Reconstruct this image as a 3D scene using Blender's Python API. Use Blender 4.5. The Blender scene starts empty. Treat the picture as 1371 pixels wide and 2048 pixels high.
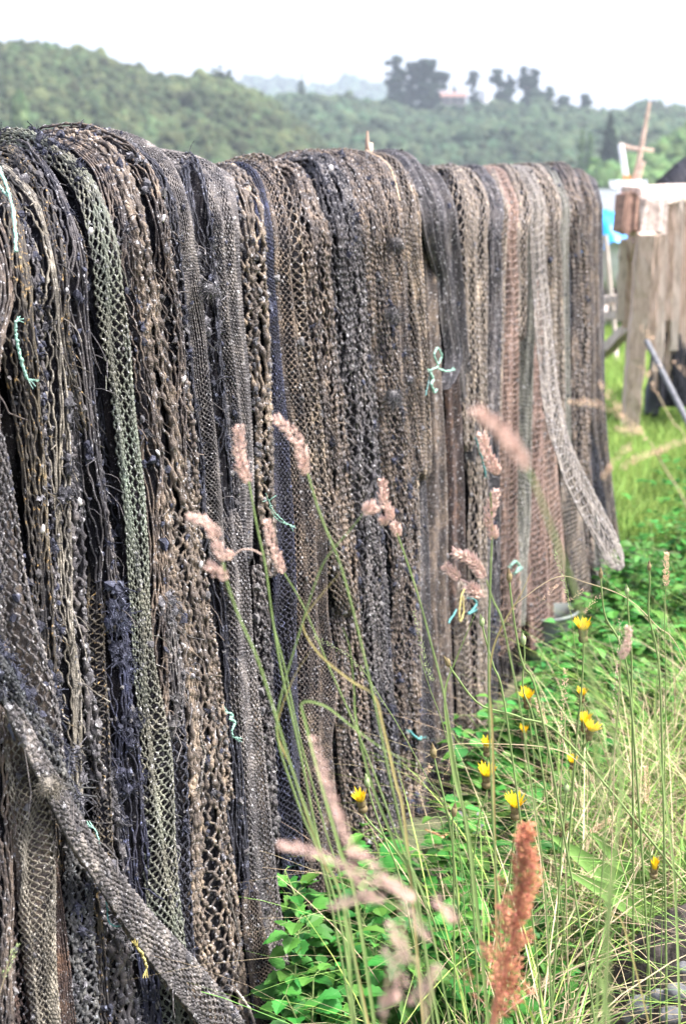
import bpy, math, random
import numpy as np
from mathutils import Vector, Matrix
random.seed(7)
rng = np.random.default_rng(11)
R = math.radians
C = bpy.context.scene.collection
scene = bpy.context.scene

# ------------------------------------------------------------------ camera
CAM_H = 1.5
FPX = 3037.0                       # focal length in pixels of the 1371 x 2048 photograph
TILT = math.atan2(1024 - 354, FPX)
cam_d = bpy.data.cameras.new('camera')
cam_d.sensor_fit = 'VERTICAL'
cam_d.sensor_height = 23.6
cam_d.lens = 23.6 * FPX / 2048
cam_d.clip_start = 0.05
cam_d.clip_end = 9000
cam_d.dof.use_dof = True
cam_d.dof.focus_distance = 2.35
cam_d.dof.aperture_fstop = 3.8
cam = bpy.data.objects.new('camera', cam_d)
cam.location = (0, 0, CAM_H)
cam.rotation_euler = (R(90) - TILT, 0, 0)
C.objects.link(cam)
scene.camera = cam

# ------------------------------------------------------------------ sky, sun, exposure
SUN_EL, SUN_AZ = R(58), R(100)     # azimuth measured clockwise from +Y
world = bpy.data.worlds.new('World')
scene.world = world
world.use_nodes = True
nt = world.node_tree
bg = nt.nodes['Background']
sky = nt.nodes.new('ShaderNodeTexSky')
sky.sky_type = 'NISHITA'
sky.sun_disc = False
sky.sun_elevation = SUN_EL
sky.sun_rotation = SUN_AZ
sky.air_density = 1.0
sky.dust_density = 3.0
sky.ozone_density = 1.0
hs = nt.nodes.new('ShaderNodeHueSaturation')
hs.inputs['Saturation'].default_value = 0.55     # thin white overcast over the blue
nt.links.new(sky.outputs[0], hs.inputs['Color'])
tc_ = nt.nodes.new('ShaderNodeTexCoord'); sx_ = nt.nodes.new('ShaderNodeSeparateXYZ'); mr_ = nt.nodes.new('ShaderNodeMapRange')
nt.links.new(tc_.outputs['Generated'], sx_.inputs[0]); nt.links.new(sx_.outputs[2], mr_.inputs[0])
mr_.inputs[3].default_value = 0.62; mr_.inputs[4].default_value = 2.0        # an overcast sky is brightest overhead
vm_ = nt.nodes.new('ShaderNodeVectorMath'); vm_.operation = 'SCALE'
nt.links.new(hs.outputs[0], vm_.inputs[0]); nt.links.new(mr_.outputs[0], vm_.inputs['Scale'])
vt_ = nt.nodes.new('ShaderNodeVectorMath'); vt_.operation = 'MULTIPLY'; vt_.inputs[1].default_value = (1.04, 0.98, 1.025)
nt.links.new(vm_.outputs[0], vt_.inputs[0]); nt.links.new(vt_.outputs[0], bg.inputs['Color'])
bg.inputs['Strength'].default_value = 0.105
sd = bpy.data.lights.new('sun', 'SUN')
sd.energy = 3.0
sd.angle = R(8)
sd.color = (1.0, 0.95, 0.88)
so = bpy.data.objects.new('sun', sd)
sv = Vector((math.sin(SUN_AZ) * math.cos(SUN_EL), math.cos(SUN_AZ) * math.cos(SUN_EL), math.sin(SUN_EL)))
so.rotation_euler = (-sv).to_track_quat('-Z', 'Y').to_euler()
so.location = (3, -3, 8)
C.objects.link(so)
scene.view_settings.view_transform = 'Standard'
scene.view_settings.look = 'None'
scene.view_settings.exposure = 1.8
scene.view_settings.gamma = 1
scene.cycles.max_bounces = 6
scene.cycles.diffuse_bounces = 3
scene.cycles.glossy_bounces = 2
scene.cycles.transmission_bounces = 4
scene.cycles.transparent_max_bounces = 8
scene.cycles.volume_bounces = 1
scene.cycles.use_denoising = True

# ------------------------------------------------------------------ pixel -> ray helpers (real distances decide where things stand)
CT, ST = math.cos(TILT), math.sin(TILT)
def ray(px, py):
    rx, up = px - 685.5, 1024.0 - py
    return np.array([rx, FPX * CT + up * ST, -FPX * ST + up * CT])
def at(px, py, Y):
    r = ray(px, py); t = Y / r[1]
    return np.array([r[0] * t, Y, CAM_H + r[2] * t])
def ground(px, py, z=0.0):
    r = ray(px, py); t = (z - CAM_H) / r[2]
    return np.array([r[0] * t, r[1] * t, z])

# ------------------------------------------------------------------ object helpers
def tag(o, label=None, cat=None, group=None, kind=None):
    if label: o['label'] = label
    if cat: o['category'] = cat
    if group: o['group'] = group
    if kind: o['kind'] = kind
    return o
def empty(name, loc, rz=0.0):
    o = bpy.data.objects.new(name, None)
    o.location = loc; o.rotation_euler = (0, 0, rz); o.empty_display_size = 0.05
    C.objects.link(o)
    return o
def mesh_obj(name, V, F, mat, parent=None, origin=None, smooth=True, FT=None):
    """V (n,3); F list of int arrays (m,4) or (m,3); origin is subtracted (object placed there)"""
    V = np.asarray(V, dtype=np.float64)
    if not isinstance(F, (list, tuple)): F = [F]
    F = [np.asarray(f, dtype=np.int64) for f in F if len(f)]
    if parent is not None and origin is None:
        V = V - np.array(parent.location)
    elif origin is not None and parent is None:
        V = V - np.asarray(origin)
    me = bpy.data.meshes.new(name)
    nl = sum(f.size for f in F); nf = sum(len(f) for f in F)
    me.vertices.add(len(V)); me.vertices.foreach_set('co', V.astype(np.float32).ravel())
    me.loops.add(nl); me.loops.foreach_set('vertex_index', np.concatenate([f.ravel() for f in F]).astype(np.int32))
    tot = np.concatenate([np.full(len(f), f.shape[1]) for f in F]).astype(np.int32)
    st = np.concatenate([[0], np.cumsum(tot)[:-1]]).astype(np.int32)
    me.polygons.add(nf)
    me.polygons.foreach_set('loop_start', st)
    me.polygons.foreach_set('loop_total', tot)
    me.polygons.foreach_set('use_smooth', np.full(nf, bool(smooth)))
    me.update(calc_edges=True)
    me.validate()
    if mat: me.materials.append(mat)
    o = bpy.data.objects.new(name, me)
    C.objects.link(o)
    if parent is not None: o.parent = parent
    elif origin is not None: o.location = origin
    return o
class MB:
    """collects pieces into one mesh"""
    def __init__(s): s.V = []; s.Q = []; s.T = []; s.n = 0
    def add(s, V, Q=None, T=None):
        V = np.asarray(V, float)
        s.V.append(V)
        if Q is not None and len(Q): s.Q.append(np.asarray(Q) + s.n)
        if T is not None and len(T): s.T.append(np.asarray(T) + s.n)
        s.n += len(V)
    def build(s, name, mat, parent=None, origin=None, smooth=True):
        F = []
        if s.Q: F.append(np.concatenate(s.Q))
        if s.T: F.append(np.concatenate(s.T))
        return mesh_obj(name, np.concatenate(s.V), F, mat, parent, origin, smooth)
def unit(a): return a / np.maximum(np.linalg.norm(a, axis=-1, keepdims=True), 1e-9)
def tubes(P, rad, ref, k=5, cap=True):
    """P (S,M,3) paths, rad (S,M), ref (S,M,3) reference normals -> V, Q, T"""
    S, M, _ = P.shape
    T = unit(np.gradient(P, axis=1))
    B = unit(np.cross(T, ref)); N = np.cross(B, T)
    a = np.linspace(0, 2 * np.pi, k, endpoint=False)
    V = P[:, :, None, :] + rad[:, :, None, None] * (N[:, :, None, :] * np.cos(a)[None, None, :, None] + B[:, :, None, :] * np.sin(a)[None, None, :, None])
    idx = np.arange(S * M * k).reshape(S, M, k)
    a0 = idx[:, :-1, :]; a1 = np.roll(idx, -1, axis=2)[:, :-1, :]
    b0 = idx[:, 1:, :]; b1 = np.roll(idx, -1, axis=2)[:, 1:, :]
    Q = np.stack([a0, a1, b1, b0], -1).reshape(-1, 4)
    return V.reshape(-1, 3), Q
def tube1(mb, pts, r, k=6, ref=(0.3, 0.2, 0.93), M=None):
    pts = np.asarray(pts, float)
    if M: pts = smooth_path(pts, M)
    rad = np.interp(np.linspace(0, 1, len(pts)), np.linspace(0, 1, len(np.atleast_1d(r))), np.atleast_1d(r)) if not np.isscalar(r) else np.full(len(pts), r)
    V, Q = tubes(pts[None], rad[None], np.broadcast_to(np.array(ref, float), pts[None].shape), k)
    mb.add(V, Q)
def smooth_path(pts, M):
    """Catmull-Rom through pts"""
    pts = np.asarray(pts, float)
    n = len(pts)
    if n < 3: return pts[0] + (pts[-1] - pts[0]) * np.linspace(0, 1, M)[:, None]
    P = np.vstack([2 * pts[0] - pts[1], pts, 2 * pts[-1] - pts[-2]])
    t = np.linspace(0, n - 1 - 1e-6, M); i = t.astype(int); f = (t - i)[:, None]
    p0, p1, p2, p3 = P[i], P[i + 1], P[i + 2], P[i + 3]
    return 0.5 * (2 * p1 + (p2 - p0) * f + (2 * p0 - 5 * p1 + 4 * p2 - p3) * f ** 2 + (3 * p1 - p0 - 3 * p2 + p3) * f ** 3)
def box(mb, lo, hi, rot=0.0, c=None, jit=0.0):
    lo = np.array(lo, float); hi = np.array(hi, float)
    v = np.array([[x, y, z] for x in (lo[0], hi[0]) for y in (lo[1], hi[1]) for z in (lo[2], hi[2])])
    if jit: v += rng.normal(0, jit, v.shape)
    if rot:
        cc = (lo + hi) / 2 if c is None else np.array(c)
        m = np.array([[math.cos(rot), -math.sin(rot), 0], [math.sin(rot), math.cos(rot), 0], [0, 0, 1]])
        v = (v - cc) @ m.T + cc
    mb.add(v, [[0, 1, 3, 2], [4, 6, 7, 5], [0, 4, 5, 1], [2, 3, 7, 6], [0, 2, 6, 4], [1, 5, 7, 3]])
def beam(mb, p0, p1, w, h, seg=10, wob=0.004, up=(0, 0, 1)):
    """squared timber with slightly uneven, rounded section from p0 to p1"""
    p0 = np.array(p0, float); p1 = np.array(p1, float)
    t = unit(p1 - p0); up = np.array(up, float)
    b = unit(np.cross(t, up)); n = np.cross(b, t)
    c = 0.12
    prof = np.array([[-1 + c, -1], [1 - c, -1], [1, -1 + c], [1, 1 - c], [1 - c, 1], [-1 + c, 1], [-1, 1 - c], [-1, -1 + c]])
    k = len(prof); V = []
    for i in range(seg + 1):
        q = p0 + (p1 - p0) * i / seg
        pr = prof + rng.normal(0, wob / max(w, h) * 2, prof.shape)
        V.append(q + b * pr[:, :1] * w / 2 + n * pr[:, 1:] * h / 2)
    V = np.concatenate(V); Q = []
    for i in range(seg):
        for j in range(k):
            Q.append([i * k + j, i * k + (j + 1) % k, (i + 1) * k + (j + 1) % k, (i + 1) * k + j])
    n0 = len(V)
    V = np.vstack([V, p0, p1])
    T = [[n0, (j + 1) % k, j] for j in range(k)] + [[n0 + 1, seg * k + j, seg * k + (j + 1) % k] for j in range(k)]
    mb.add(V, Q, T)
def ico(sub=1):
    bm_ = __import__('bmesh').new()
    __import__('bmesh').ops.create_icosphere(bm_, subdivisions=sub, radius=1)
    V = np.array([v.co[:] for v in bm_.verts]); F = np.array([[v.index for v in f.verts] for f in bm_.faces])
    bm_.free(); return V, F
ICO1, ICO2 = ico(1), ico(2)
ICO3 = ico(3)
def blobs(mb, cen, rad, base=ICO1, jit=0.18, sq=None):
    """many noisy little solids at once: cen (n,3), rad (n,) or (n,3)"""
    cen = np.asarray(cen, float); n = len(cen)
    if n == 0: return
    bv, bf = base
    rad = np.asarray(rad, float)
    if rad.ndim == 1: rad = np.repeat(rad[:, None], 3, 1)
    q = rng.normal(size=(n, 4)); q /= np.linalg.norm(q, axis=1, keepdims=True)
    w, x, y, z = q.T
    m = np.stack([np.stack([1 - 2 * (y * y + z * z), 2 * (x * y - z * w), 2 * (x * z + y * w)], -1),
                  np.stack([2 * (x * y + z * w), 1 - 2 * (x * x + z * z), 2 * (y * z - x * w)], -1),
                  np.stack([2 * (x * z - y * w), 2 * (y * z + x * w), 1 - 2 * (x * x + y * y)], -1)], 1)
    v = bv[None] * (1 + rng.normal(0, jit, (n, len(bv), 1)))
    v = np.einsum('nij,nkj->nki', m, v) if sq is None else v
    v = v * rad[:, None, :] + cen[:, None, :]
    f = bf[None] + (np.arange(n) * len(bv))[:, None, None]
    mb.add(v.reshape(-1, 3), None, f.reshape(-1, 3))
_tab = rng.normal(size=4096)
def sn(x, seed=0):
    """smooth 1-D noise, about -1..1"""
    x = np.asarray(x, float) + seed * 37.31
    i = np.floor(x).astype(int); f = x - i; f = f * f * (3 - 2 * f)
    return 0.6 * (_tab[i % 4096] * (1 - f) + _tab[(i + 1) % 4096] * f)
def noise3(p, sc=1.0, seed=0):
    r = np.random.default_rng(seed)
    out = 0
    for o in range(5):
        k = r.normal(size=3) * sc * (1.6 ** o * 0.7); ph = r.uniform(0, 6.28)
        k2 = r.normal(size=3) * sc * (1.6 ** o * 0.7); ph2 = r.uniform(0, 6.28)
        out = out + np.sin(p @ k + ph) * np.cos(p @ k2 + ph2) / (1.35 ** o)
    return out * 0.5

# ------------------------------------------------------------------ materials
def new_mat(name):
    m = bpy.data.materials.new(name); m.use_nodes = True
    return m, m.node_tree, m.node_tree.nodes['Principled BSDF']
def pos_noise(nt, scale, detail=4, rough=0.6, squash=None, dist=0.0):
    g = nt.nodes.new('ShaderNodeNewGeometry')
    src = g.outputs['Position']
    if squash:
        mp = nt.nodes.new('ShaderNodeMapping'); mp.inputs['Scale'].default_value = squash
        nt.links.new(src, mp.inputs[0]); src = mp.outputs[0]
    n = nt.nodes.new('ShaderNodeTexNoise')
    n.inputs['Scale'].default_value = scale; n.inputs['Detail'].default_value = detail
    n.inputs['Roughness'].default_value = rough; n.inputs['Distortion'].default_value = dist
    nt.links.new(src, n.inputs['Vector'])
    return n
def ramp(nt, src, stops):
    r = nt.nodes.new('ShaderNodeValToRGB')
    while len(r.color_ramp.elements) < len(stops): r.color_ramp.elements.new(0.5)
    for e, (p, c) in zip(r.color_ramp.elements, stops):
        e.position = p; e.color = (*c, 1) if len(c) == 3 else c
    nt.links.new(src, r.inputs[0]); return r
def mix(nt, fac, a, b, mode='MIX'):
    m = nt.nodes.new('ShaderNodeMix'); m.data_type = 'RGBA'; m.blend_type = mode
    if hasattr(fac, 'is_linked'): nt.links.new(fac, m.inputs[0])
    else: m.inputs[0].default_value = fac
    for s, v in ((m.inputs[6], a), (m.inputs[7], b)):
        if hasattr(v, 'is_linked'): nt.links.new(v, s)
        else: s.default_value = (*v, 1)
    return m.outputs[2]
def bump(nt, bsdf, h, strength=0.4, dist=0.002):
    b = nt.nodes.new('ShaderNodeBump'); b.inputs['Strength'].default_value = strength; b.inputs['Distance'].default_value = dist
    nt.links.new(h, b.inputs['Height']); nt.links.new(b.outputs[0], bsdf.inputs['Normal'])
MATS = {}
def net_mat(name, a, b, dirt=(0.018, 0.019, 0.026), dirt_amt=0.5, fleck=(0.66, 0.66, 0.68), fleck_amt=0.75, rough=0.62):
    """weathered netting cord: two cord colours, tar / algae patches, pale salt flecks"""
    m, t, p = new_mat(name)
    n1 = pos_noise(t, 9, 4, 0.65, (1, 1, 0.45))
    r1 = ramp(t, n1.outputs[0], [(0.36, a), (0.62, b)])
    n2 = pos_noise(t, 34, 5, 0.7, (1, 1, 0.6))
    lo = 0.62 - 0.35 * dirt_amt
    r2 = ramp(t, n2.outputs[0], [(max(lo, 0), (1, 1, 1)), (min(lo + 0.2, 1), (0, 0, 0))])
    n2b = pos_noise(t, 5, 3, 0.6)
    r2b = ramp(t, n2b.outputs[0], [(0.30 + 0.2 * (1 - dirt_amt), (1, 1, 1)), (0.62, (0, 0, 0))])
    mx = t.nodes.new('ShaderNodeMath'); mx.operation = 'MAXIMUM'
    ml = t.nodes.new('ShaderNodeMath'); ml.operation = 'MULTIPLY'; ml.inputs[1].default_value = min(1, dirt_amt * 1.2)
    sc1 = t.nodes.new('ShaderNodeMath'); sc1.operation = 'MULTIPLY'; sc1.inputs[1].default_value = 0.75
    t.links.new(r2.outputs[0], sc1.inputs[0])
    t.links.new(r2b.outputs[0], ml.inputs[0]); t.links.new(sc1.outputs[0], mx.inputs[0]); t.links.new(ml.outputs[0], mx.inputs[1])
    c = mix(t, mx.outputs[0], r1.outputs[0], dirt)
    ns_ = pos_noise(t, 60, 3, 0.6, (1, 1, 0.07))
    rs_ = ramp(t, ns_.outputs[0], [(0.36, (0.62, 0.62, 0.66)), (0.64, (1.35, 1.32, 1.28))])
    c = mix(t, 1.0, c, rs_.outputs[0], 'MULTIPLY')
    n3 = pos_noise(t, 130, 4, 0.7)
    r3 = ramp(t, n3.outputs[0], [(0.58, (0, 0, 0)), (0.68, (fleck_amt,) * 3)])
    c = mix(t, r3.outputs[0], c, fleck)
    t.links.new(c, p.inputs['Base Color'])
    p.inputs['Roughness'].default_value = rough
    p.inputs['Specular IOR Level'].default_value = 0.03 if name == 'core' else 0.32
    n4 = pos_noise(t, 420, 3, 0.6)
    bump(t, p, n4.outputs[0], 0.9, 0.003)
    MATS[name] = m; return m
net_mat('tan', (0.45, 0.36, 0.26), (0.29, 0.23, 0.165), dirt_amt=0.32)
net_mat('brown', (0.29, 0.225, 0.165), (0.155, 0.125, 0.1), dirt_amt=0.45)
net_mat('dark', (0.15, 0.135, 0.125), (0.07, 0.068, 0.075), dirt_amt=0.6)
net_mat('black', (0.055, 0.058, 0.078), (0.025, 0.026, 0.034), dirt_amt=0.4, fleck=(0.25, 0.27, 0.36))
net_mat('navy', (0.045, 0.055, 0.12), (0.055, 0.055, 0.075), dirt_amt=0.4, fleck=(0.22, 0.25, 0.42))
net_mat('green', (0.33, 0.42, 0.33), (0.33, 0.31, 0.235), dirt=(0.06, 0.065, 0.055), dirt_amt=0.2)
net_mat('grey', (0.36, 0.33, 0.3), (0.22, 0.205, 0.195), dirt_amt=0.35)
net_mat('pale', (0.52, 0.49, 0.42), (0.3, 0.275, 0.22), dirt=(0.05, 0.045, 0.035), dirt_amt=0.38, fleck=(0.6, 0.57, 0.5))
net_mat('crust', (0.160, 0.136, 0.088), (0.072, 0.067, 0.061), dirt_amt=0.5, fleck=(0.55, 0.36, 0.14), fleck_amt=0.9)
net_mat('white', (0.36, 0.335, 0.29), (0.28, 0.26, 0.225), dirt=(0.10, 0.09, 0.08), dirt_amt=0.2)
net_mat('pink', (0.52, 0.35, 0.27), (0.4, 0.28, 0.21), dirt=(0.10, 0.07, 0.06), dirt_amt=0.15)
net_mat('red', (0.34, 0.215, 0.17), (0.30, 0.20, 0.16), dirt=(0.10, 0.07, 0.06), dirt_amt=0.3)
net_mat('blond', (0.5, 0.42, 0.32), (0.34, 0.28, 0.21), dirt=(0.05, 0.045, 0.045), dirt_amt=0.3)
net_mat('rust', (0.196, 0.105, 0.063), (0.140, 0.098, 0.070), dirt_amt=0.35)
net_mat('teal', (0.077, 0.091, 0.098), (0.168, 0.168, 0.154), dirt_amt=0.4, fleck=(0.3, 0.33, 0.36))
net_mat('sage', (0.288, 0.300, 0.252), (0.228, 0.228, 0.186), dirt=(0.09, 0.09, 0.08), dirt_amt=0.15)
net_mat('core', (0.015, 0.013, 0.012), (0.007, 0.007, 0.008), dirt=(0.012, 0.012, 0.016), dirt_amt=0.5, fleck_amt=0.25)  # near black: the shade deep between cords is put into this colour
net_mat('tuft_blue', (0.100, 0.115, 0.190), (0.045, 0.050, 0.085), dirt_amt=0.3, fleck=(0.4, 0.44, 0.58), fleck_amt=0.5)
net_mat('tuft_grey', (0.380, 0.380, 0.410), (0.200, 0.200, 0.220), dirt_amt=0.2, fleck=(0.8, 0.8, 0.85), fleck_amt=0.6)
net_mat('crumb', (0.50, 0.49, 0.48), (0.28, 0.27, 0.27), dirt_amt=0.15)
def plain(name, col, rough=0.6, spec=0.3, var=0.25, scale=60, trans=0.0, isl=0.0, bmp=0.0):
    m, t, p = new_mat(name)
    n = pos_noise(t, scale, 3)
    a = tuple(c * (1 - var) for c in col); b = tuple(min(1, c * (1 + var)) for c in col)
    r = ramp(t, n.outputs[0], [(0.3, a), (0.7, b)])
    c = r.outputs[0]
    if isl:
        g = t.nodes.new('ShaderNodeNewGeometry')
        hsv = t.nodes.new('ShaderNodeHueSaturation')
        mr = t.nodes.new('ShaderNodeMapRange'); mr.inputs[3].default_value = 1 - isl; mr.inputs[4].default_value = 1 + isl
        t.links.new(g.outputs['Random Per Island'], mr.inputs[0]); t.links.new(mr.outputs[0], hsv.inputs['Value'])
        mr2 = t.nodes.new('ShaderNodeMapRange'); mr2.inputs[3].default_value = 0.5 - isl * 0.07; mr2.inputs[4].default_value = 0.5 + isl * 0.07
        mm = t.nodes.new('ShaderNodeMath'); mm.operation = 'FRACT'; mu = t.nodes.new('ShaderNodeMath'); mu.operation = 'MULTIPLY'; mu.inputs[1].default_value = 7.7
        t.links.new(g.outputs['Random Per Island'], mu.inputs[0]); t.links.new(mu.outputs[0], mm.inputs[0]); t.links.new(mm.outputs[0], mr2.inputs[0]); t.links.new(mr2.outputs[0], hsv.inputs['Hue'])
        t.links.new(c, hsv.inputs['Color']); c = hsv.outputs[0]
    t.links.new(c, p.inputs['Base Color'])
    p.inputs['Roughness'].default_value = rough; p.inputs['Specular IOR Level'].default_value = spec
    if bmp: bump(t, p, n.outputs[0], bmp, 0.01)
    if trans:
        tr = t.nodes.new('ShaderNodeBsdfTranslucent'); t.links.new(c, tr.inputs[0])
        ms = t.nodes.new('ShaderNodeMixShader'); ms.inputs[0].default_value = trans
        out = t.nodes['Material Output']
        t.links.new(p.outputs[0], ms.inputs[1]); t.links.new(tr.outputs[0], ms.inputs[2]); t.links.new(ms.outputs[0], out.inputs[0])
    MATS[name] = m; return m
plain('leaf', (0.055, 0.19, 0.032), 0.5, 0.2, 0.3, 18, trans=0.22, isl=0.4)
plain('leaf_deep', (0.05, 0.17, 0.03), 0.6, 0.1, 0.25, 30, trans=0.2, isl=0.4)
plain('stalk', (0.21, 0.29, 0.11), 0.6, 0.1, 0.2, 40, trans=0.1)
plain('blade', (0.22, 0.36, 0.09), 0.6, 0.1, 0.3, 12, trans=0.18, isl=0.5)
plain('lawn_blade', (0.24, 0.36, 0.09), 0.6, 0.1, 0.25, 3, trans=0.35, isl=0.3)
plain('straw', (0.46, 0.38, 0.24), 0.65, 0.2, 0.3, 30, trans=0.15, isl=0.45)
plain('seed_pink', (0.62, 0.45, 0.38), 0.75, 0.2, 0.2, 200, isl=0.25)
plain('seed_tan', (0.68, 0.50, 0.34), 0.7, 0.2, 0.25, 150, isl=0.25)
plain('seed_green', (0.34, 0.42, 0.20), 0.7, 0.2, 0.2, 150, isl=0.2)
plain('dock', (0.52, 0.25, 0.15), 0.8, 0.05, 0.35, 120, isl=0.4)
plain('petal', (0.92, 0.66, 0.03), 0.6, 0.2, 0.12, 80, trans=0.2, isl=0.12)
plain('bud', (0.22, 0.17, 0.09), 0.7, 0.2, 0.3, 150, isl=0.25)
plain('rope_mint', (0.28, 0.50, 0.41), 0.5, 0.4, 0.15, 300, bmp=0.4)
plain('rope_teal', (0.10, 0.30, 0.30), 0.5, 0.4, 0.2, 300)
plain('rope_yellow', (0.50, 0.43, 0.16), 0.6, 0.3, 0.2, 300)
plain('shell', (0.70, 0.67, 0.64), 0.35, 0.5, 0.1, 90)
plain('rock', (0.15, 0.155, 0.165), 0.85, 0.2, 0.35, 45, bmp=0.5)
plain('soil', (0.06, 0.052, 0.048), 0.95, 0.1, 0.4, 35, bmp=0.9)
plain('timber', (0.30, 0.26, 0.23), 0.85, 0.2, 0.35, 25, bmp=0.4)
plain('tarp', (0.02, 0.33, 0.80), 0.45, 0.4, 0.12, 10, bmp=0.3)
plain('white_paint', (0.72, 0.73, 0.75), 0.55, 0.4, 0.12, 8)
plain('rust_paint', (0.50, 0.36, 0.28), 0.7, 0.3, 0.5, 18)
plain('dark_hull', (0.06, 0.07, 0.08), 0.6, 0.3, 0.3, 6)
plain('grey_plastic', (0.20, 0.23, 0.22), 0.4, 0.5, 0.12, 20)
plain('steel', (0.50, 0.53, 0.56), 0.35, 0.5, 0.1, 20)
plain('orange_paint', (0.62, 0.22, 0.06), 0.6, 0.3, 0.2, 20)
plain('bark', (0.10, 0.085, 0.07), 0.9, 0.1, 0.3, 3)
plain('forest', (0.040, 0.056, 0.024), 0.85, 0.1, 0.4, 0.07, isl=0.6)
plain('forest_far', (0.034, 0.054, 0.028), 0.85, 0.1, 0.4, 0.05, isl=0.6)
plain('pine', (0.020, 0.034, 0.022), 0.85, 0.1, 0.3, 0.3, isl=0.3)
plain('poplar', (0.075, 0.12, 0.05), 0.8, 0.1, 0.25, 0.4, isl=0.3)
plain('bush', (0.07, 0.14, 0.035), 0.8, 0.1, 0.25, 0.4, isl=0.3)
plain('bush_far', (0.06, 0.11, 0.035), 0.85, 0.1, 0.35, 0.08, isl=0.35)
plain('hill_soil', (0.10, 0.13, 0.06), 0.95, 0.1, 0.3, 0.06)
plain('roof_red', (0.24, 0.15, 0.13), 0.8, 0.2, 0.2, 0.5)
plain('house_wall', (0.24, 0.22, 0.20), 0.8, 0.2, 0.2, 0.5)
def wood_mat(name, a, b, sq):
    m, t, p = new_mat(name)
    n = pos_noise(t, 30, 5, 0.7, sq, 0.4)
    r = ramp(t, n.outputs[0], [(0.3, a), (0.5, b), (0.72, tuple(x * 0.45 for x in b))])
    t.links.new(r.outputs[0], p.inputs['Base Color']); p.inputs['Roughness'].default_value = 0.85
    bump(t, p, n.outputs[0], 0.6, 0.006); MATS[name] = m
wood_mat('wood_red', (0.40, 0.25, 0.19), (0.28, 0.17, 0.13), (0.6, 0.6, 1.0))
wood_mat('wood_grey', (0.62, 0.51, 0.45), (0.50, 0.38, 0.31), (1.5, 1.5, 0.15))
wood_mat('wood_pale', (0.66, 0.61, 0.56), (0.54, 0.46, 0.40), (1.5, 1.5, 0.15))
wood_mat('wood_beam', (0.66, 0.60, 0.56), (0.44, 0.36, 0.32), (0.5, 0.5, 1.0))
M = MATS

# ------------------------------------------------------------------ the rack surface the nets lie on
P0 = np.array([-0.109, 2.607]); U2 = np.array([0.354, 0.935]); U2 /= np.linalg.norm(U2); N2 = np.array([U2[1], -U2[0]])
U3 = np.array([U2[0], U2[1], 0]); N3 = np.array([N2[0], N2[1], 0]); Z3 = np.array([0, 0, 1.0])
CREST = [(-260, 400), (-120, 352), (-40, 332), (0, 318), (50, 287), (100, 274), (130, 270), (180, 273), (215, 284), (250, 295), (290, 307), (330, 324), (365, 334), (405, 338), (450, 342), (480, 336), (520, 326),
         (600, 320), (680, 318), (740, 325), (800, 328), (850, 332), (900, 342), (950, 338), (1000, 340), (1060, 345), (1100, 336), (1150, 346), (1185, 352)]
D_CREST = -0.30
def hit_plane(px, py, d):
    r = ray(px, py)
    c = P0 + N2 * d
    t = (c @ N2) / (r[:2] @ N2)
    p = r[:2] * t
    return (p - P0) @ U2, CAM_H + r[2] * t
_cs = sorted([hit_plane(x, y, D_CREST) for x, y in CREST])
CS = np.array([a for a, b in _cs]); CZ = np.array([b for a, b in _cs]) - 0.022
def ztop(s): return np.interp(s, CS, CZ)
# profile v (metres down from the crest, negative = far side) -> offset d and drop zz, for a 1.5 m high pile
_th = np.linspace(0, np.pi / 2, 24)
_fd = -0.30 + 0.185 * np.sin(_th); _fz = 0.135 * (1 - np.cos(_th))
_ld = np.linspace(0, 1, 40)[1:]
_fd = np.concatenate([_fd, -0.115 + 0.115 * (_ld ** 1.15)]); _fz = np.concatenate([_fz, 0.135 + 1.365 * _ld])
_bd = -0.30 - 0.16 * np.sin(_th); _bz = 0.135 * (1 - np.cos(_th))
_bd = np.concatenate([_bd, -0.46 - 0.06 * _ld]); _bz = np.concatenate([_bz, 0.135 + 1.365 * _ld])
def _arc(d, z): return np.concatenate([[0], np.cumsum(np.hypot(np.diff(d), np.diff(z)))])
_fv = _arc(_fd, _fz); _bv = -_arc(_bd, _bz)
PV = np.concatenate([_bv[::-1][:-1], _fv]); PD = np.concatenate([_bd[::-1][:-1], _fd]); PZ = np.concatenate([_bz[::-1][:-1], _fz])
VMAX = _fv[-1]
def surf(s, v, off):
    """point of the pile surface, moved off metres along its normal"""
    d = np.interp(v, PV, PD); z = np.interp(v, PV, PZ)
    e = 0.02
    dd = np.interp(v + e, PV, PD) - np.interp(v - e, PV, PD); dz = np.interp(v + e, PV, PZ) - np.interp(v - e, PV, PZ)
    l = np.hypot(dd, dz) + 1e-9
    nd = dz / l; nz = dd / l                          # normal in the (N, Z) plane
    h = ztop(s)
    P = P0[None] * 1.0
    q = (s[..., None] * U2 + P0) + N2 * (d + nd * off)[..., None]
    zz = h - z * h / 1.5 + nz * off
    zz = np.maximum(zz, 0.006)
    nrm = nd[..., None] * N3 + nz[..., None] * Z3
    return np.concatenate([q, zz[..., None]], -1), nrm
_vs = np.linspace(0.01, VMAX, 500)
def on_pile(px, py, off=0.0):
    """photo pixel -> (s, v) on the pile"""
    r = ray(px, py)
    d = np.interp(_vs, PV, PD) + off; z = np.interp(_vs, PV, PZ)
    t = ((P0 @ N2) + d) / (r[:2] @ N2)
    x = r[0] * t; y = r[1] * t
    s = (x - P0[0]) * U2[0] + (y - P0[1]) * U2[1]
    f = (CAM_H + r[2] * t) - (ztop(s) - z * ztop(s) / 1.5)
    k = np.where(f >= 0)[0]
    if len(k) == 0: i = len(_vs) - 1
    else: i = k[0]
    if len(k) == 0:          # below the foot of the pile: keep going in v for a straight extrapolation
        return s[i], VMAX + (-(CAM_H + r[2] * t[i])) * 1.0
    return s[i], _vs[i]

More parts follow.
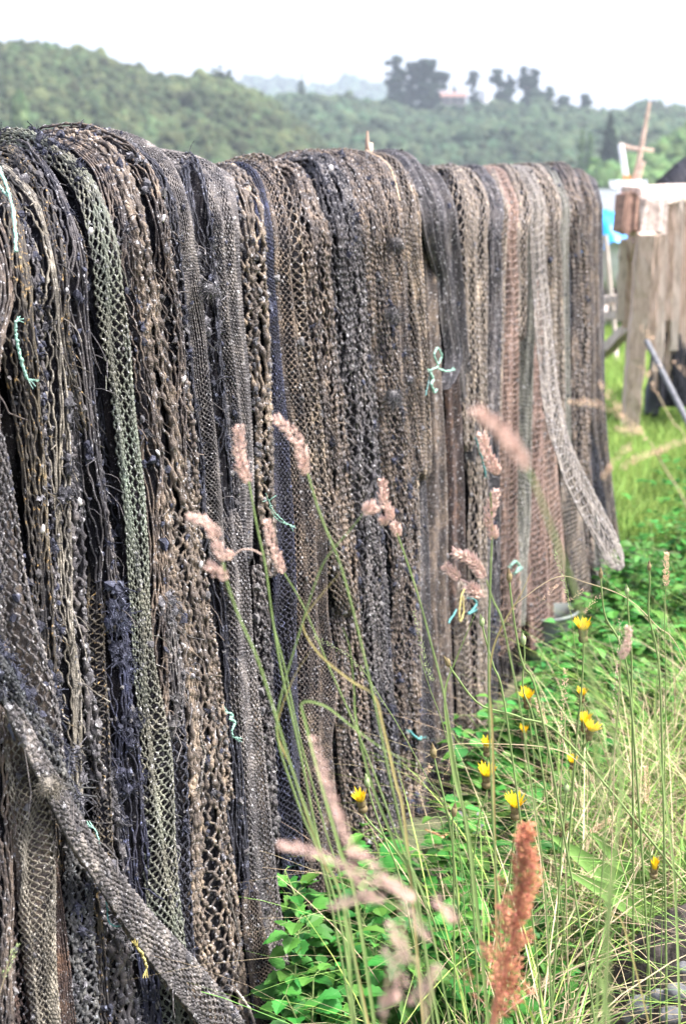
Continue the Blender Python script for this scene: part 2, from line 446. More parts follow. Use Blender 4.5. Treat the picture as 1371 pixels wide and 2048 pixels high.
TYPES = {  # full cell height, strand spacing, cord radius, lean amplitude (of spacing), wander, sides, samples per cell, bulge
    'chainL': (0.052, 0.0082, 0.0026, 0.36, 0.45, 6, 16, 0.55),
    'chain':  (0.030, 0.0062, 0.0021, 0.38, 0.50, 5, 12, 0.60),
    'mesh':   (0.021, 0.0046, 0.0016, 0.38, 0.35, 5, 9, 0.75),
    'fine':   (0.0125, 0.0035, 0.0012, 0.38, 0.30, 4, 7, 0.80),
    'cloth':  (0.0085, 0.0027, 0.0010, 0.36, 0.20, 4, 5, 0.80),
    'rope':   (0.038, 0.0040, 0.0018, 0.22, 0.90, 5, 12, 0.90),
    'grid':   (0.020, 0.0125, 0.0020, 0.10, 0.35, 5, 6, 0.60),
}
seed_n = [0]
NETS = {}
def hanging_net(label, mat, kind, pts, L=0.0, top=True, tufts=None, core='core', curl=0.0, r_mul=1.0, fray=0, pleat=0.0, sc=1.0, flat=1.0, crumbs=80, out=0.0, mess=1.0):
    """one hung net: pts = (x, y, width) in the photograph down its length"""
    seed_n[0] += 1; sd_ = seed_n[0]; L0 = L
    cell, spc, r, amp, wand, sides, per, bul = TYPES[kind]
    cell *= sc; spc *= sc; r *= r_mul * (sc ** 0.5)
    L = L + 0.008 * math.sin(sd_ * 2.4)
    c = []; LP = []
    for x, y, w in pts:
        Lp = L + out * ((y - pts[0][1]) / (pts[-1][1] - pts[0][1])) ** 2
        s1, v1 = on_pile(x, y, Lp); sL, _ = on_pile(x - w / 2, y, Lp); sR, _ = on_pile(x + w / 2, y, Lp)
        c.append((s1, v1, max((sR - sL) / 2 * 0.92, 0.006))); LP.append((v1, Lp))
    c = np.array(c); LP = np.array(sorted(LP))
    c = c[np.argsort(c[:, 1])]
    if pts[-1][1] > 2047 and c[-1, 1] < VMAX:                       # runs on to the ground below the frame
        ds = (c[-1, 0] - c[-2, 0]) / max(c[-1, 1] - c[-2, 1], 0.05)
        ds = np.clip(ds, -0.8, 0.8)
        c = np.vstack([c, [c[-1, 0] + ds * (VMAX - c[-1, 1]), VMAX, c[-1, 2]]])
    v0 = -0.75 if top else c[0, 1]
    if top:
        ln = 0.085 * np.clip((330 - pts[0][0]) / 250, 0, 1.1)
        c = np.vstack([[c[0, 0] + ln * 1.6, v0, c[0, 2] * 1.1], [c[0, 0] + ln * 1.3, 0.0, c[0, 2] * 1.05], [c[0, 0] + ln * 0.35, c[0, 1] * 0.6, c[0, 2]], c])
    v1 = min(c[-1, 1], VMAX + 0.02)
    n = max(int((v1 - v0) / (cell / per)), 8)
    v = np.linspace(v0, v1, n)
    s = np.interp(v, c[:, 1], c[:, 0]); w = np.interp(v, c[:, 1], c[:, 2])
    kk = max(int(0.07 / ((v1 - v0) / n)), 1)
    if n > kk * 3:
        ker = np.hanning(kk * 2 + 1); ker /= ker.sum()
        pad = lambda a: np.convolve(np.concatenate([a[0] + (a[0] - a[1:kk + 1][::-1]), a, a[-1] + (a[-1] - a[-kk - 1:-1][::-1])]), ker, 'valid')
        s = pad(s); w = np.maximum(pad(w), 0.004)
    s = s + 0.006 * sn(v * 7, sd_) ; w = w * (1 + 0.10 * sn(v * 9, sd_ + 5))
    if not top: w = w * np.clip((v - v0) / 0.03 + 0.45, 0, 1)
    if pts[-1][1] < 1500 and v1 < VMAX - 0.2: w = w * np.clip((v1 - v) / 0.03 + 0.4, 0, 1)
    hwm = float(np.percentile(w, 80))
    ns = max(int(round(2.6 * hwm / spc)), 3)
    th = np.linspace(-1.42, 1.42, ns)
    if not pleat and hwm > 0.016 and kind != 'grid': pleat = 0.0035
    J = np.arange(ns)
    bulge = (np.minimum(w, 0.035) * bul * 1.15 + 0.004) * flat
    V2 = np.broadcast_to(v, (ns, n)); W2 = np.broadcast_to(w, (ns, n))
    sg = np.where(J % 2 == 0, 1.0, -1.0)[:, None]
    vv = V2 + 0.35 * cell * sn(V2 * 6, sd_ + 1) + cell * 0.35 * sn(th * 1.3, sd_ + 2)[:, None] + 0.08 * cell * np.stack([sn(v / cell * 0.9, sd_ + 60 + j * 3) for j in J])
    vv = vv + cell * 2.2 * sn(V2 * 2.2, sd_ + 71) + cell * 0.5 * sn(V2 * 9 + th[:, None] * 0.7, sd_ + 73)
    ph = vv / cell * 2 * np.pi
    wave = np.tanh(2.8 * np.sin(ph)) / 0.99
    dth = 2.84 / max(ns - 1, 1)
    jit = np.stack([sn(v / 0.10 + j * 0.22, sd_ * 3) for j in J]) * wand * dth * 1.6 + np.stack([sn(v / 0.12, sd_ * 5 + j * 7 + 3) for j in J]) * wand * dth * 0.45 * mess + np.stack([sn(v / 0.03, sd_ * 5 + j * 7 + 3) for j in J]) * wand * dth * 0.14 * mess
    open_ = np.clip(0.85 + 0.6 * sn(V2 * 5 + th[:, None] * 0.8, sd_ + 9), 0.15, 1.3)                           # nets gape in places and close in others
    TH = th[:, None] + sg * wave * amp * dth * open_ + jit + 0.12 * sn(V2 * 5 + th[:, None], sd_ + 12)
    TH = TH + 0.16 * np.sin(TH * (3 + (sd_ % 3)) + 3 * sn(v * 4, sd_ + 15))      # cords bunch together and part again
    TH = np.clip(TH, -1.75, 1.75)
    ss = s + W2 * np.sin(TH)
    L = np.interp(v, LP[:, 0], LP[:, 1])
    off = L + bulge * (np.cos(TH) - 0.35)
    kp = 2.2 + hwm * 60
    if pleat: off = off + pleat * np.cos(TH * kp + sn(v * 3, sd_ + 20) * 2)
    off = off + 0.35 * r * np.stack([sn(v / 0.04, sd_ + 100 + j * 11) for j in J]) * (2.2 if kind in ('rope', 'chain', 'chainL') else 1) * mess
    kn = np.exp(-((1 - np.abs(np.sin(ph))) / 0.10) ** 2) if kind != 'grid' else np.exp(-((((vv / cell) % 1) - 0.5) / 0.13) ** 2)
    if kind == 'rope': kn = kn * (sn(V2 * 23 + J[:, None] * 1.7, sd_) > 0.35)
    off = off + kn * r * 0.6
    P, Nn = surf(ss, V2, off)
    rad = r * (1 + (0.75 if kind != 'grid' else 0.25) * kn + 0.12 * np.stack([sn(v / 0.012, sd_ + 40 + j) for j in J]))
    if kind in ('chain', 'chainL'): rad = rad * (1 + 0.22 * np.stack([sn(v / 0.1, sd_ + 80 + j * 5) for j in J]))
    rad = np.maximum(rad, r * 0.4)
    mb = MB()
    mb.add(*tubes(P, rad, Nn, sides))
    if kind == 'grid':                                              # rungs between neighbouring strands
        rows = np.arange(v[0] + cell, v[-1], cell)
        dv = v[1] - v[0]
        ph0 = (0.5 * cell)
        idx = []
        q = (vv / cell - 0.5)
        for j in range(ns - 1):
            k0 = np.where(np.diff(np.floor(q[j])) > 0)[0]; k1 = np.where(np.diff(np.floor(q[j + 1])) > 0)[0]
            m = min(len(k0), len(k1)); idx.append((j, k0[:m], k1[:m]))
        A = np.concatenate([P[j][a] for j, a, b in idx]); B = np.concatenate([P[j + 1][b] for j, a, b in idx]); NN = np.concatenate([Nn[j][a] for j, a, b in idx])
        mid = (A + B) / 2 + NN * 0.0015 - Z3 * 0.002 * rng.random((len(A), 1))
        PP = np.stack([A, mid, B], 1)
        mb.add(*tubes(PP, np.full(PP.shape[:2], r * 0.9), np.broadcast_to(NN[:, None] + 0.2 * U3, PP.shape), 4))
    # inner folds behind the outer layer of cords
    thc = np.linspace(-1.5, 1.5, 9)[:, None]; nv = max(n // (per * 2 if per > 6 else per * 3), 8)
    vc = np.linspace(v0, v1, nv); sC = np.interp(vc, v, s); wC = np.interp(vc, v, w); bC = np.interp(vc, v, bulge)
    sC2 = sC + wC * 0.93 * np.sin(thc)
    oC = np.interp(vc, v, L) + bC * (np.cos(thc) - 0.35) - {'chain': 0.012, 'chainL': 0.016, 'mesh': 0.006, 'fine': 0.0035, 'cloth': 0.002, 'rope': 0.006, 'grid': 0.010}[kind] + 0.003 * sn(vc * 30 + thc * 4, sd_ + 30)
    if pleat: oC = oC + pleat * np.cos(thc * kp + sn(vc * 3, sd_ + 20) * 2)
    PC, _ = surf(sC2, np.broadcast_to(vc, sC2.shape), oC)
    ii = np.arange(9 * nv).reshape(9, nv)
    QC = np.stack([ii[:-1, :-1], ii[:-1, 1:], ii[1:, 1:], ii[1:, :-1]], -1).reshape(-1, 4)
    base, _ = surf(np.array([s[-1]]), np.array([v[-1]]), np.array([L[-1]]))
    root = empty('hanging_net', (float(base[0, 0]), float(base[0, 1]), max(float(base[0, 2]), 0.0)))
    tag(root, label, 'fishing net', 'old fishing nets hung over the rail')
    mb.build('netting', M[mat], root)
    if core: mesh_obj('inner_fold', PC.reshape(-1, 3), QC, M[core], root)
    if crumbs:
        tb = MB(); k = int(crumbs * (1.5 if kind in ('rope', 'chain', 'chainL') else 0.7))
        tt = rng.uniform(max(v0, -0.05), v1, k); th_ = rng.choice([-1.0, 1.0, 0.0], k) * rng.uniform(0.9, 1.4, k) + rng.normal(0, 0.3, k)
        A, NA = surf(np.interp(tt, v, s) + np.interp(tt, v, w) * np.sin(th_), tt, np.interp(tt, v, L) + np.interp(tt, v, bulge) * (np.cos(th_) - 0.35) + r * 1.3)
        blobs(tb, A, np.exp(rng.normal(-6.05, 0.45, (k, 1))) * np.array([[1, 1, 1.3]]), ICO1, 0.35)
        tag(tb.build('salt_crumbs', M['crumb' if sd_ % 3 else 'tuft_blue'], root, smooth=False), kind='stuff')
    if fray:
        fb = MB()
        k = fray
        tt = rng.uniform(max(v0, 0.02), v1, k); th_ = rng.uniform(-1.5, 1.5, k)
        A, NA = surf(np.interp(tt, v, s) + np.interp(tt, v, w) * np.sin(th_), tt, np.interp(tt, v, L) + np.interp(tt, v, bulge) * (np.cos(th_) - 0.35) + r)
        l = rng.uniform(0.012, 0.045, k)[:, None]
        dr = NA * rng.uniform(0.2, 1, (k, 1)) + U3 * rng.normal(0, 0.5, (k, 1)) + Z3 * rng.normal(-0.5, 0.5, (k, 1))
        PP = np.stack([A, A + dr * l * 0.4, A + dr * l * 0.75 - Z3 * l * 0.15, A + dr * l + U3 * rng.normal(0, 0.4, (k, 1)) * l - Z3 * l * 0.4], 1)
        fb.add(*tubes(PP, np.broadcast_to(rng.uniform(0.0005, 0.0013, (k, 1)), PP.shape[:2]), np.broadcast_to(U3 + 0.3 * Z3, PP.shape), 4))
        tag(fb.build('frayed_ends', M[mat], root), kind='stuff')
    if tufts:
        for (nm, tm, k, size, where) in tufts:
            tb = MB()
            nc = max(k // 3, 1)
            vc_ = rng.uniform(where[0], where[1], nc) * (v1 - max(v0, 0)) + max(v0, 0)
            tt = np.clip(np.repeat(vc_, 3)[:k] + rng.normal(0, 0.012, min(k, nc * 3)), max(v0, -0.05), v1)
            side = rng.uniform(-1.2, 1.3, nc) if where[2] == 0 else where[2] * rng.uniform(0.9, 1.5, nc)
            th_ = np.repeat(side, 3)[:len(tt)] + rng.normal(0, 0.15, len(tt))
            A, NA = surf(np.interp(tt, v, s) + np.interp(tt, v, w) * np.sin(th_), tt, np.interp(tt, v, L) + np.interp(tt, v, bulge) * (np.cos(th_) - 0.35) + r * 1.5)
            blobs(tb, A, rng.uniform(0.35, 1.0, (len(tt), 1)) * size * np.array([[1, 1, 1.3]]), ICO1, 0.3)
            if 'hair' in nm or size > 0.006:
                k2 = len(tt) * 5
                A2 = np.repeat(A, 5, 0) + rng.normal(0, size * 0.3, (k2, 3)); dr = rng.normal(0, 1, (k2, 3)) + np.repeat(NA, 5, 0) * 0.6 - Z3 * 0.3
                dr = unit(dr) * size * rng.uniform(1, 2.6, (k2, 1))
                PP = np.stack([A2, A2 + dr * 0.6, A2 + dr + rng.normal(0, size * 0.5, (k2, 3)) - Z3 * size * 0.3], 1)
                tb.add(*tubes(PP, np.full(PP.shape[:2], 0.0007), np.broadcast_to(U3 + 0.31 * Z3, PP.shape), 3))
            tag(tb.build('dried_weed' if 'shell' not in nm else 'shell_crumbs', M[tm], root, smooth=False), kind='stuff')
    NETS[label] = root
    return root

# deep layers round the rail, coloured near black for the shade in the gaps
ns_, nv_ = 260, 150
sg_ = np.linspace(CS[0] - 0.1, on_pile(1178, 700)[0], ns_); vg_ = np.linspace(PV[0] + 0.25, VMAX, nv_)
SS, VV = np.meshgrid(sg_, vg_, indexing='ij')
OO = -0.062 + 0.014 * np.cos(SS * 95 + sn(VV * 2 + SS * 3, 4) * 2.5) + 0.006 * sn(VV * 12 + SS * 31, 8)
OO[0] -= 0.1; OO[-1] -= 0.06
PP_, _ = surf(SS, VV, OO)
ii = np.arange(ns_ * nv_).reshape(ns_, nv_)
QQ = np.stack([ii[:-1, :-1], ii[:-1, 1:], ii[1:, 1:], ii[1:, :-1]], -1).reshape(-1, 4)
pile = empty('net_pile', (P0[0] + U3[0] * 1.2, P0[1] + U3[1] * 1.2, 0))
tag(pile, 'innermost netting layers, coloured near black for shade in the gaps between the hanging nets', 'fishing net')
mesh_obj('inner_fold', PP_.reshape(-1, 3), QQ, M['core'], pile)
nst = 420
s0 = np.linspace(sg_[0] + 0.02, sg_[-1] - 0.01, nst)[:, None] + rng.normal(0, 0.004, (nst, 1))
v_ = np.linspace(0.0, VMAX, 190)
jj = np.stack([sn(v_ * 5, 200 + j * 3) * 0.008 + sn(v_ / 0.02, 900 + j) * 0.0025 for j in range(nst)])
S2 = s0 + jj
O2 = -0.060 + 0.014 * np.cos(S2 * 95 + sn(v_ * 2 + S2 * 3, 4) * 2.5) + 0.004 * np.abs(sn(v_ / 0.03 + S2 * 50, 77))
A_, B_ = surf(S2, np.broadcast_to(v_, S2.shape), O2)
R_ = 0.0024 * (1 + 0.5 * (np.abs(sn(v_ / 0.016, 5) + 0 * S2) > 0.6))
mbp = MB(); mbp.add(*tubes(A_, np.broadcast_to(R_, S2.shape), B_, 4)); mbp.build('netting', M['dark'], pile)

# ------------------------------------------------------------------ every hanging net, left to right (x, y, width in the photograph)
TB = lambda k=18, size=0.006, a=0.05, b=0.9, side=0: ('hair', 'tuft_blue', k, size, (a, b, side))
TG = lambda k=12, size=0.005, a=0.05, b=0.9, side=0: ('hair', 'tuft_grey', k, size, (a, b, side))
TS = lambda k=10, size=0.0035, a=0.05, b=0.9, side=0: ('shell', 'tuft_grey', k, size, (a, b, side))
H = hanging_net
H('brown ropey net at the very left edge, half out of view', 'brown', 'rope', [(-50, 420, 90), (-45, 700, 80), (-40, 1000, 70), (-30, 1300, 70), (-15, 1600, 60), (5, 2048, 50)], L=-0.01, fray=20)
H('stiff black crusted net roll under the mint green rope, leftmost in full view', 'crust', 'rope', [(18, 430, 66), (25, 520, 60), (33, 620, 54), (44, 740, 46), (58, 850, 34), (68, 960, 32), (76, 1100, 32), (88, 1300, 32), (98, 1420, 26), (112, 1620, 20), (125, 1800, 20)], L=0.014, tufts=[TB(14), TG(10)], fray=25)
H('thin dark knotted chain of net between the crusted black roll and the pale roll', 'dark', 'chain', [(55, 480, 18), (62, 560, 20), (72, 650, 22), (80, 800, 22), (84, 900, 20), (92, 1050, 18), (100, 1250, 18), (112, 1450, 16)], L=-0.005, tufts=[TB(20, 0.005), TS(16)])
H('pale bark-like crusted net roll with a frayed grey knot on it', 'pale', 'rope', [(72, 420, 36), (84, 500, 34), (95, 580, 34), (106, 700, 32), (111, 800, 34), (113, 900, 34), (116, 1000, 30), (121, 1100, 28), (126, 1200, 28), (131, 1300, 30), (137, 1450, 28), (146, 1590, 22), (150, 1700, 16)], L=0.006, tufts=[TG(26, 0.008, 0.15, 0.55), TG(20, 0.008, 0.85, 0.95)], fray=30)
H('olive black rope bundle whose looped free end hangs at the left, beside the pale roll', 'crust', 'rope', [(92, 390, 30), (100, 470, 30), (110, 560, 28), (120, 650, 26), (128, 720, 26), (142, 790, 26), (155, 835, 26), (170, 872, 24)], L=0.018, fray=12)
H('dark ropey bundle ending in a clump of blue black weed', 'dark', 'rope', [(112, 380, 32), (135, 480, 30), (150, 600, 30), (161, 700, 30), (172, 800, 30), (182, 900, 30), (192, 980, 30), (203, 1050, 30), (214, 1120, 30), (222, 1210, 30), (226, 1260, 26)], L=0.012, tufts=[TB(16), TB(40, 0.009, 0.9, 1.0)], fray=30)
H('hanging pair of heavy knotted chains tipped with pearly grey lumps', 'dark', 'chainL', [(130, 860, 24), (140, 930, 32), (142, 1000, 30), (147, 1100, 28), (150, 1200, 28), (158, 1330, 26), (168, 1430, 26), (185, 1490, 28), (200, 1550, 30), (212, 1610, 30), (228, 1680, 28), (245, 1750, 24)], L=0.008, top=False, tufts=[TS(90, 0.006, 0.02, 0.98, 1), TG(40, 0.007, 0.6, 1.0, 1)], r_mul=1.2)
H('smooth black gold-speckled roll showing between the knotted chains and the navy net', 'crust', 'fine', [(125, 430, 26), (148, 620, 26), (165, 800, 26), (176, 950, 26), (181, 1080, 28), (187, 1200, 30), (192, 1330, 28), (198, 1480, 26), (208, 1700, 24), (225, 2048, 24)], L=0.0)
H('dark tufted roll hung with blue grey weed, just left of the green net', 'black', 'rope', [(150, 390, 40), (166, 450, 40), (180, 560, 38), (195, 700, 36), (205, 800, 36), (214, 900, 36), (224, 1000, 36), (232, 1100, 34), (240, 1200, 32), (248, 1320, 28), (258, 1450, 26), (275, 1700, 30), (290, 2048, 30)], L=0.0, tufts=[TB(60, 0.008, 0.05, 0.6), TG(12, 0.006)], fray=40, mess=2.4)
H('navy blue net roll with blue weed at its top, left of the green net', 'navy', 'rope', [(222, 1240, 40), (226, 1300, 46), (231, 1400, 48), (241, 1480, 50), (249, 1600, 50), (262, 1700, 44), (273, 1800, 40), (285, 1900, 36), (296, 2048, 36)], L=0.012, top=False, tufts=[TB(70, 0.008, 0.0, 0.3), TB(16, 0.006, 0.3, 1.0)], fray=30)
H('long pale green net with fine meshes running from the hump to the ground', 'green', 'mesh', [(178, 390, 44), (198, 480, 44), (213, 560, 42), (222, 650, 42), (232, 750, 40), (244, 850, 39), (253, 930, 37), (262, 990, 36), (274, 1112, 34), (280, 1211, 33), (287, 1342, 36), (299, 1440, 42), (306, 1500, 46), (314, 1630, 50), (320, 1728, 48), (329, 1827, 48), (343, 1925, 46), (358, 2048, 44)], L=0.024, tufts=[TB(30, 0.007, -0.02, 0.09), TG(6, 0.004)], fray=14, sc=0.82)
H('tan ropey strand bundle along the right edge of the green net', 'brown', 'rope', [(200, 340, 34), (223, 420, 32), (240, 500, 32), (254, 600, 30), (267, 700, 30), (279, 800, 32), (290, 880, 33), (298, 940, 33), (303, 1047, 30), (308, 1145, 28), (312, 1200, 26), (306, 1260, 24), (310, 1350, 22), (316, 1450, 16)], L=0.014, tufts=[TG(16, 0.006, 0.2, 0.6)], fray=40)
H('short grey rope bundle tied in a spiky knot and tapering low down', 'grey', 'rope', [(326, 1190, 30), (331, 1230, 22), (334, 1280, 30), (342, 1340, 32), (346, 1400, 30), (342, 1440, 20), (340, 1470, 10)], L=0.02, top=False, tufts=[TG(12, 0.007, 0.0, 0.1)], fray=25)
H('net fold added in black for the shade right of the green net', 'black', 'mesh', [(330, 1400, 50), (345, 1550, 40), (352, 1700, 36), (362, 1850, 34), (378, 2048, 30)], L=0.0, top=False, tufts=[TB(10)])  # filler strip, its black stands in for shade between the nets
H('big tan net of long open links widening to the ground', 'tan', 'chainL', [(232, 330, 30), (255, 385, 32), (275, 480, 32), (290, 560, 34), (300, 640, 36), (312, 750, 38), (323, 850, 42), (333, 930, 46), (352, 1010, 58), (360, 1080, 64), (368, 1178, 66), (388, 1310, 76), (400, 1440, 84), (406, 1564, 92), (412, 1700, 100), (425, 1800, 100), (438, 1900, 94), (454, 2048, 92)], L=0.024, tufts=[TG(24, 0.006, 0.5, 0.9)], fray=50)
H('brown straight-stranded rope bundle right of the tan link net on the hump', 'brown', 'rope', [(285, 345, 28), (310, 440, 28), (325, 540, 28), (336, 620, 26), (345, 720, 26), (351, 820, 26), (357, 900, 22), (368, 1000, 16)], L=0.016, tufts=[TG(18, 0.006, 0.05, 0.4)], fray=25)
H('narrow tan chain of loops hanging right of the straight brown strands', 'tan', 'chain', [(352, 700, 14), (362, 780, 18), (371, 860, 18), (379, 950, 20), (385, 1040, 20), (398, 1180, 24), (415, 1300, 26), (432, 1450, 26), (446, 1600, 20)], L=0.014, top=False, r_mul=1.15)
H('smooth close-woven grey brown band curving down from the hump', 'grey', 'cloth', [(325, 345, 30), (338, 380, 32), (355, 440, 30), (368, 520, 30), (378, 600, 29), (388, 680, 29), (398, 760, 28), (408, 850, 28), (418, 950, 27), (428, 1040, 24), (434, 1140, 18)], L=0.02, tufts=[TB(8, 0.004, 0, 1, -1)], fray=16)
H('thin black rope fold left of the smooth grey brown band', 'black', 'rope', [(308, 350, 20), (332, 450, 22), (347, 560, 20), (358, 680, 20), (371, 820, 20), (388, 950, 18), (400, 1100, 14)], L=0.004, tufts=[TB(24, 0.005), TG(6, 0.005)])
H('blue black ragged net with a matted white grey tuft halfway', 'black', 'rope', [(360, 345, 36), (378, 400, 38), (392, 470, 36), (402, 540, 34), (409, 620, 34), (417, 720, 34), (426, 820, 32), (433, 920, 30), (440, 1040, 28), (448, 1150, 26), (455, 1300, 24), (462, 1500, 24), (470, 1700, 28), (480, 2048, 34)], L=0.012, tufts=[TG(50, 0.010, 0.14, 0.26), TB(40, 0.006, 0, 0.6), TG(12, 0.005)], fray=40, mess=2.4)
H('broad finely meshed grey brown net right of the blue black ragged net', 'grey', 'fine', [(420, 365, 52), (432, 420, 56), (441, 480, 54), (447, 560, 54), (454, 650, 50), (462, 750, 46), (469, 850, 42), (474, 950, 38), (478, 1050, 34), (482, 1130, 28)], L=0.008, tufts=[TS(14, 0.004, 0, 0.5, 1)])
H('dark close net fold behind the foot of the seed head on the left', 'dark', 'fine', [(448, 900, 30), (454, 1000, 30), (458, 1100, 26), (462, 1250, 24)], L=0.0, top=False)
H('ladder-like open net of three chain columns near the crest', 'tan', 'chainL', [(470, 352, 30), (486, 385, 38), (495, 430, 42), (500, 500, 43), (505, 570, 43), (509, 640, 43), (513, 700, 40), (517, 780, 34), (521, 850, 30), (525, 950, 28), (530, 1050, 24), (536, 1150, 20)], L=0.02, tufts=[TS(60, 0.005, 0.0, 0.8, -1), TG(24, 0.005, 0.3, 0.7, 1)], r_mul=1.1)
H('narrow navy strip running down the right side of the ladder-like net', 'navy', 'fine', [(500, 352, 18), (511, 390, 20), (519, 450, 19), (526, 550, 19), (533, 660, 20), (540, 750, 24), (547, 850, 30), (552, 950, 32), (556, 1050, 34), (560, 1150, 34), (564, 1300, 34), (570, 1450, 30), (576, 1600, 30), (584, 1800, 26)], L=0.006, tufts=[TS(10, 0.003)])
H('slim brown fine net right of the narrow navy strip', 'brown', 'fine', [(522, 350, 22), (534, 380, 24), (545, 440, 25), (553, 520, 25), (561, 600, 25), (570, 700, 27), (579, 790, 28), (588, 880, 28), (596, 960, 30), (602, 1060, 32), (607, 1160, 34), (611, 1260, 32), (612, 1400, 30), (616, 1550, 26), (622, 1700, 24), (630, 1850, 20)], L=0.014)
H('paler tan fine net lying beside the slim brown one', 'tan', 'mesh', [(545, 345, 26), (558, 370, 27), (570, 430, 27), (578, 500, 27), (586, 580, 27), (596, 680, 28), (608, 780, 30), (619, 870, 30), (628, 950, 30), (640, 1040, 30), (658, 1110, 34), (678, 1170, 34), (694, 1230, 26)], L=0.02)
H('soft brown gauze net twisting under the curved grass blade', 'brown', 'cloth', [(622, 1000, 26), (628, 1060, 34), (632, 1140, 26), (636, 1230, 22), (644, 1320, 30), (648, 1390, 30), (642, 1480, 26), (645, 1580, 36), (650, 1680, 34), (655, 1780, 28)], L=0.012, top=False, pleat=0.003)
H('tangled brown knotted net left of centre, loosely looped', 'brown', 'chain', [(590, 350, 50), (603, 390, 52), (615, 450, 50), (628, 530, 48), (636, 620, 48), (645, 720, 50), (655, 820, 50), (665, 920, 52), (676, 1050, 50), (686, 1200, 52), (700, 1350, 60), (714, 1500, 70), (725, 1650, 70), (735, 1800, 50)], L=0.008, tufts=[TB(24, 0.005), TG(8, 0.004)], fray=60, r_mul=1.1, mess=2.4)
H('matted black topped net with blue grey lumps along the centre crest', 'dark', 'chain', [(645, 340, 54), (664, 380, 54), (682, 450, 54), (696, 560, 56), (706, 680, 60), (716, 800, 60), (726, 950, 60), (736, 1100, 58), (746, 1250, 56), (757, 1400, 60), (770, 1550, 60), (782, 1680, 40)], L=0.012, tufts=[TG(40, 0.007, 0.0, 0.2), TB(70, 0.007, 0.0, 0.9)], fray=90, r_mul=1.15, mess=2.4)
H('shaggy brown net hung with blue weed and wool-like tufts right of centre', 'brown', 'chain', [(690, 345, 50), (712, 390, 52), (730, 450, 52), (744, 520, 52), (756, 620, 52), (768, 720, 52), (780, 820, 52), (790, 900, 52), (799, 1000, 52), (806, 1150, 50), (811, 1300, 48), (817, 1450, 44), (823, 1620, 40)], L=0.02, tufts=[TB(110, 0.008, 0.0, 1.0), TG(20, 0.007, 0.2, 0.6)], fray=120, mess=2.4)
H('brown lattice of straight cords and cross rows sagging in a short loop', 'brown', 'mesh', [(745, 345, 58), (760, 385, 62), (770, 440, 60), (778, 510, 56), (786, 600, 50), (794, 700, 46), (803, 800, 46), (816, 890, 50), (822, 945, 44)], L=0.026, tufts=[TB(24, 0.006), TG(10, 0.008, 0.3, 1.0)], fray=50, mess=2.4)
H('slender pale brown net right of the short sagging lattice', 'tan', 'mesh', [(790, 348, 32), (803, 385, 32), (814, 450, 32), (823, 550, 30), (829, 650, 28), (834, 760, 26), (839, 870, 22), (842, 960, 18)], L=0.012, tufts=[TS(10, 0.004)])
H('fine dark net hanging low behind the yellow flower at the middle foot', 'dark', 'fine', [(822, 900, 22), (828, 1000, 30), (835, 1200, 40), (845, 1400, 44), (853, 1550, 44), (858, 1650, 40)], L=0.0, top=False)
H('pale frayed net edge below the short sagging lattice', 'blond', 'mesh', [(819, 930, 14), (816, 1000, 20), (820, 1150, 22), (822, 1300, 22), (822, 1420, 18)], L=0.012, top=False, tufts=[TS(12, 0.004)], sc=1.5)
H('black fine net tied in a knot midway and bellying out below it', 'dark', 'cloth', [(820, 345, 34), (837, 380, 34), (852, 430, 34), (863, 490, 28), (872, 530, 20), (879, 550, 14), (883, 575, 20), (888, 620, 26), (898, 670, 32), (907, 710, 34), (900, 750, 28), (886, 780, 18)], L=0.032, flat=0.7, tufts=[TS(20, 0.003)])
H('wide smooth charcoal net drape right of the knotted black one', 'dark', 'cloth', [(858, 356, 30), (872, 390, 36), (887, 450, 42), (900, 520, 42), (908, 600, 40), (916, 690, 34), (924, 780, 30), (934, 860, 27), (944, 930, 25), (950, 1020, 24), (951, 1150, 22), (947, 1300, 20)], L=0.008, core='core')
H('smooth brown black cloth-like net standing at the middle foot', 'brown', 'cloth', [(843, 430, 22), (848, 500, 24), (853, 560, 24), (860, 700, 24), (867, 850, 26), (871, 950, 30), (872, 1050, 34), (871, 1200, 42), (877, 1350, 48), (880, 1500, 50), (884, 1600, 46)], L=0.006, top=False, pleat=0.003)
H('reddish brown smooth net right of the cloth-like one', 'rust', 'cloth', [(895, 720, 24), (900, 820, 28), (904, 950, 30), (907, 1080, 34), (912, 1200, 36), (920, 1330, 34), (928, 1440, 32), (934, 1560, 24)], L=0.002, top=False)
H('narrow tan square-meshed strip below the yellow cord scraps', 'blond', 'grid', [(915, 1160, 18), (917, 1200, 24), (920, 1300, 24), (925, 1400, 24), (930, 1500, 20)], L=0.018, top=False, sc=0.8)
H('thin tan meshed edge strip right of the charcoal drape', 'blond', 'mesh', [(902, 352, 26), (918, 385, 28), (925, 450, 26), (929, 550, 22), (931, 650, 17), (931, 780, 15), (931, 900, 14)], L=0.002, sc=1.5)
H('blond knitted net column, first right of the charcoal drape', 'blond', 'mesh', [(925, 348, 34), (938, 375, 36), (948, 450, 34), (951, 550, 33), (952, 650, 31), (951, 750, 30), (953, 850, 28), (956, 950, 26), (953, 1100, 24), (956, 1300, 24), (952, 1450, 20)], L=0.016, tufts=[TS(12, 0.004)], sc=1.5)
H('dark blue flecked column between two pale meshed ones', 'dark', 'rope', [(958, 350, 28), (970, 380, 30), (978, 450, 31), (980, 600, 31), (976, 750, 30), (973, 900, 28), (978, 1050, 26), (976, 1250, 26), (972, 1400, 22)], L=0.004, tufts=[TB(50, 0.006, 0, 1, 1)])
H('very narrow tan grid strip left of the salmon grid net', 'blond', 'grid', [(983, 352, 18), (990, 400, 20), (996, 480, 20), (994, 600, 18), (988, 760, 16), (984, 900, 14)], L=0.006, sc=0.7)
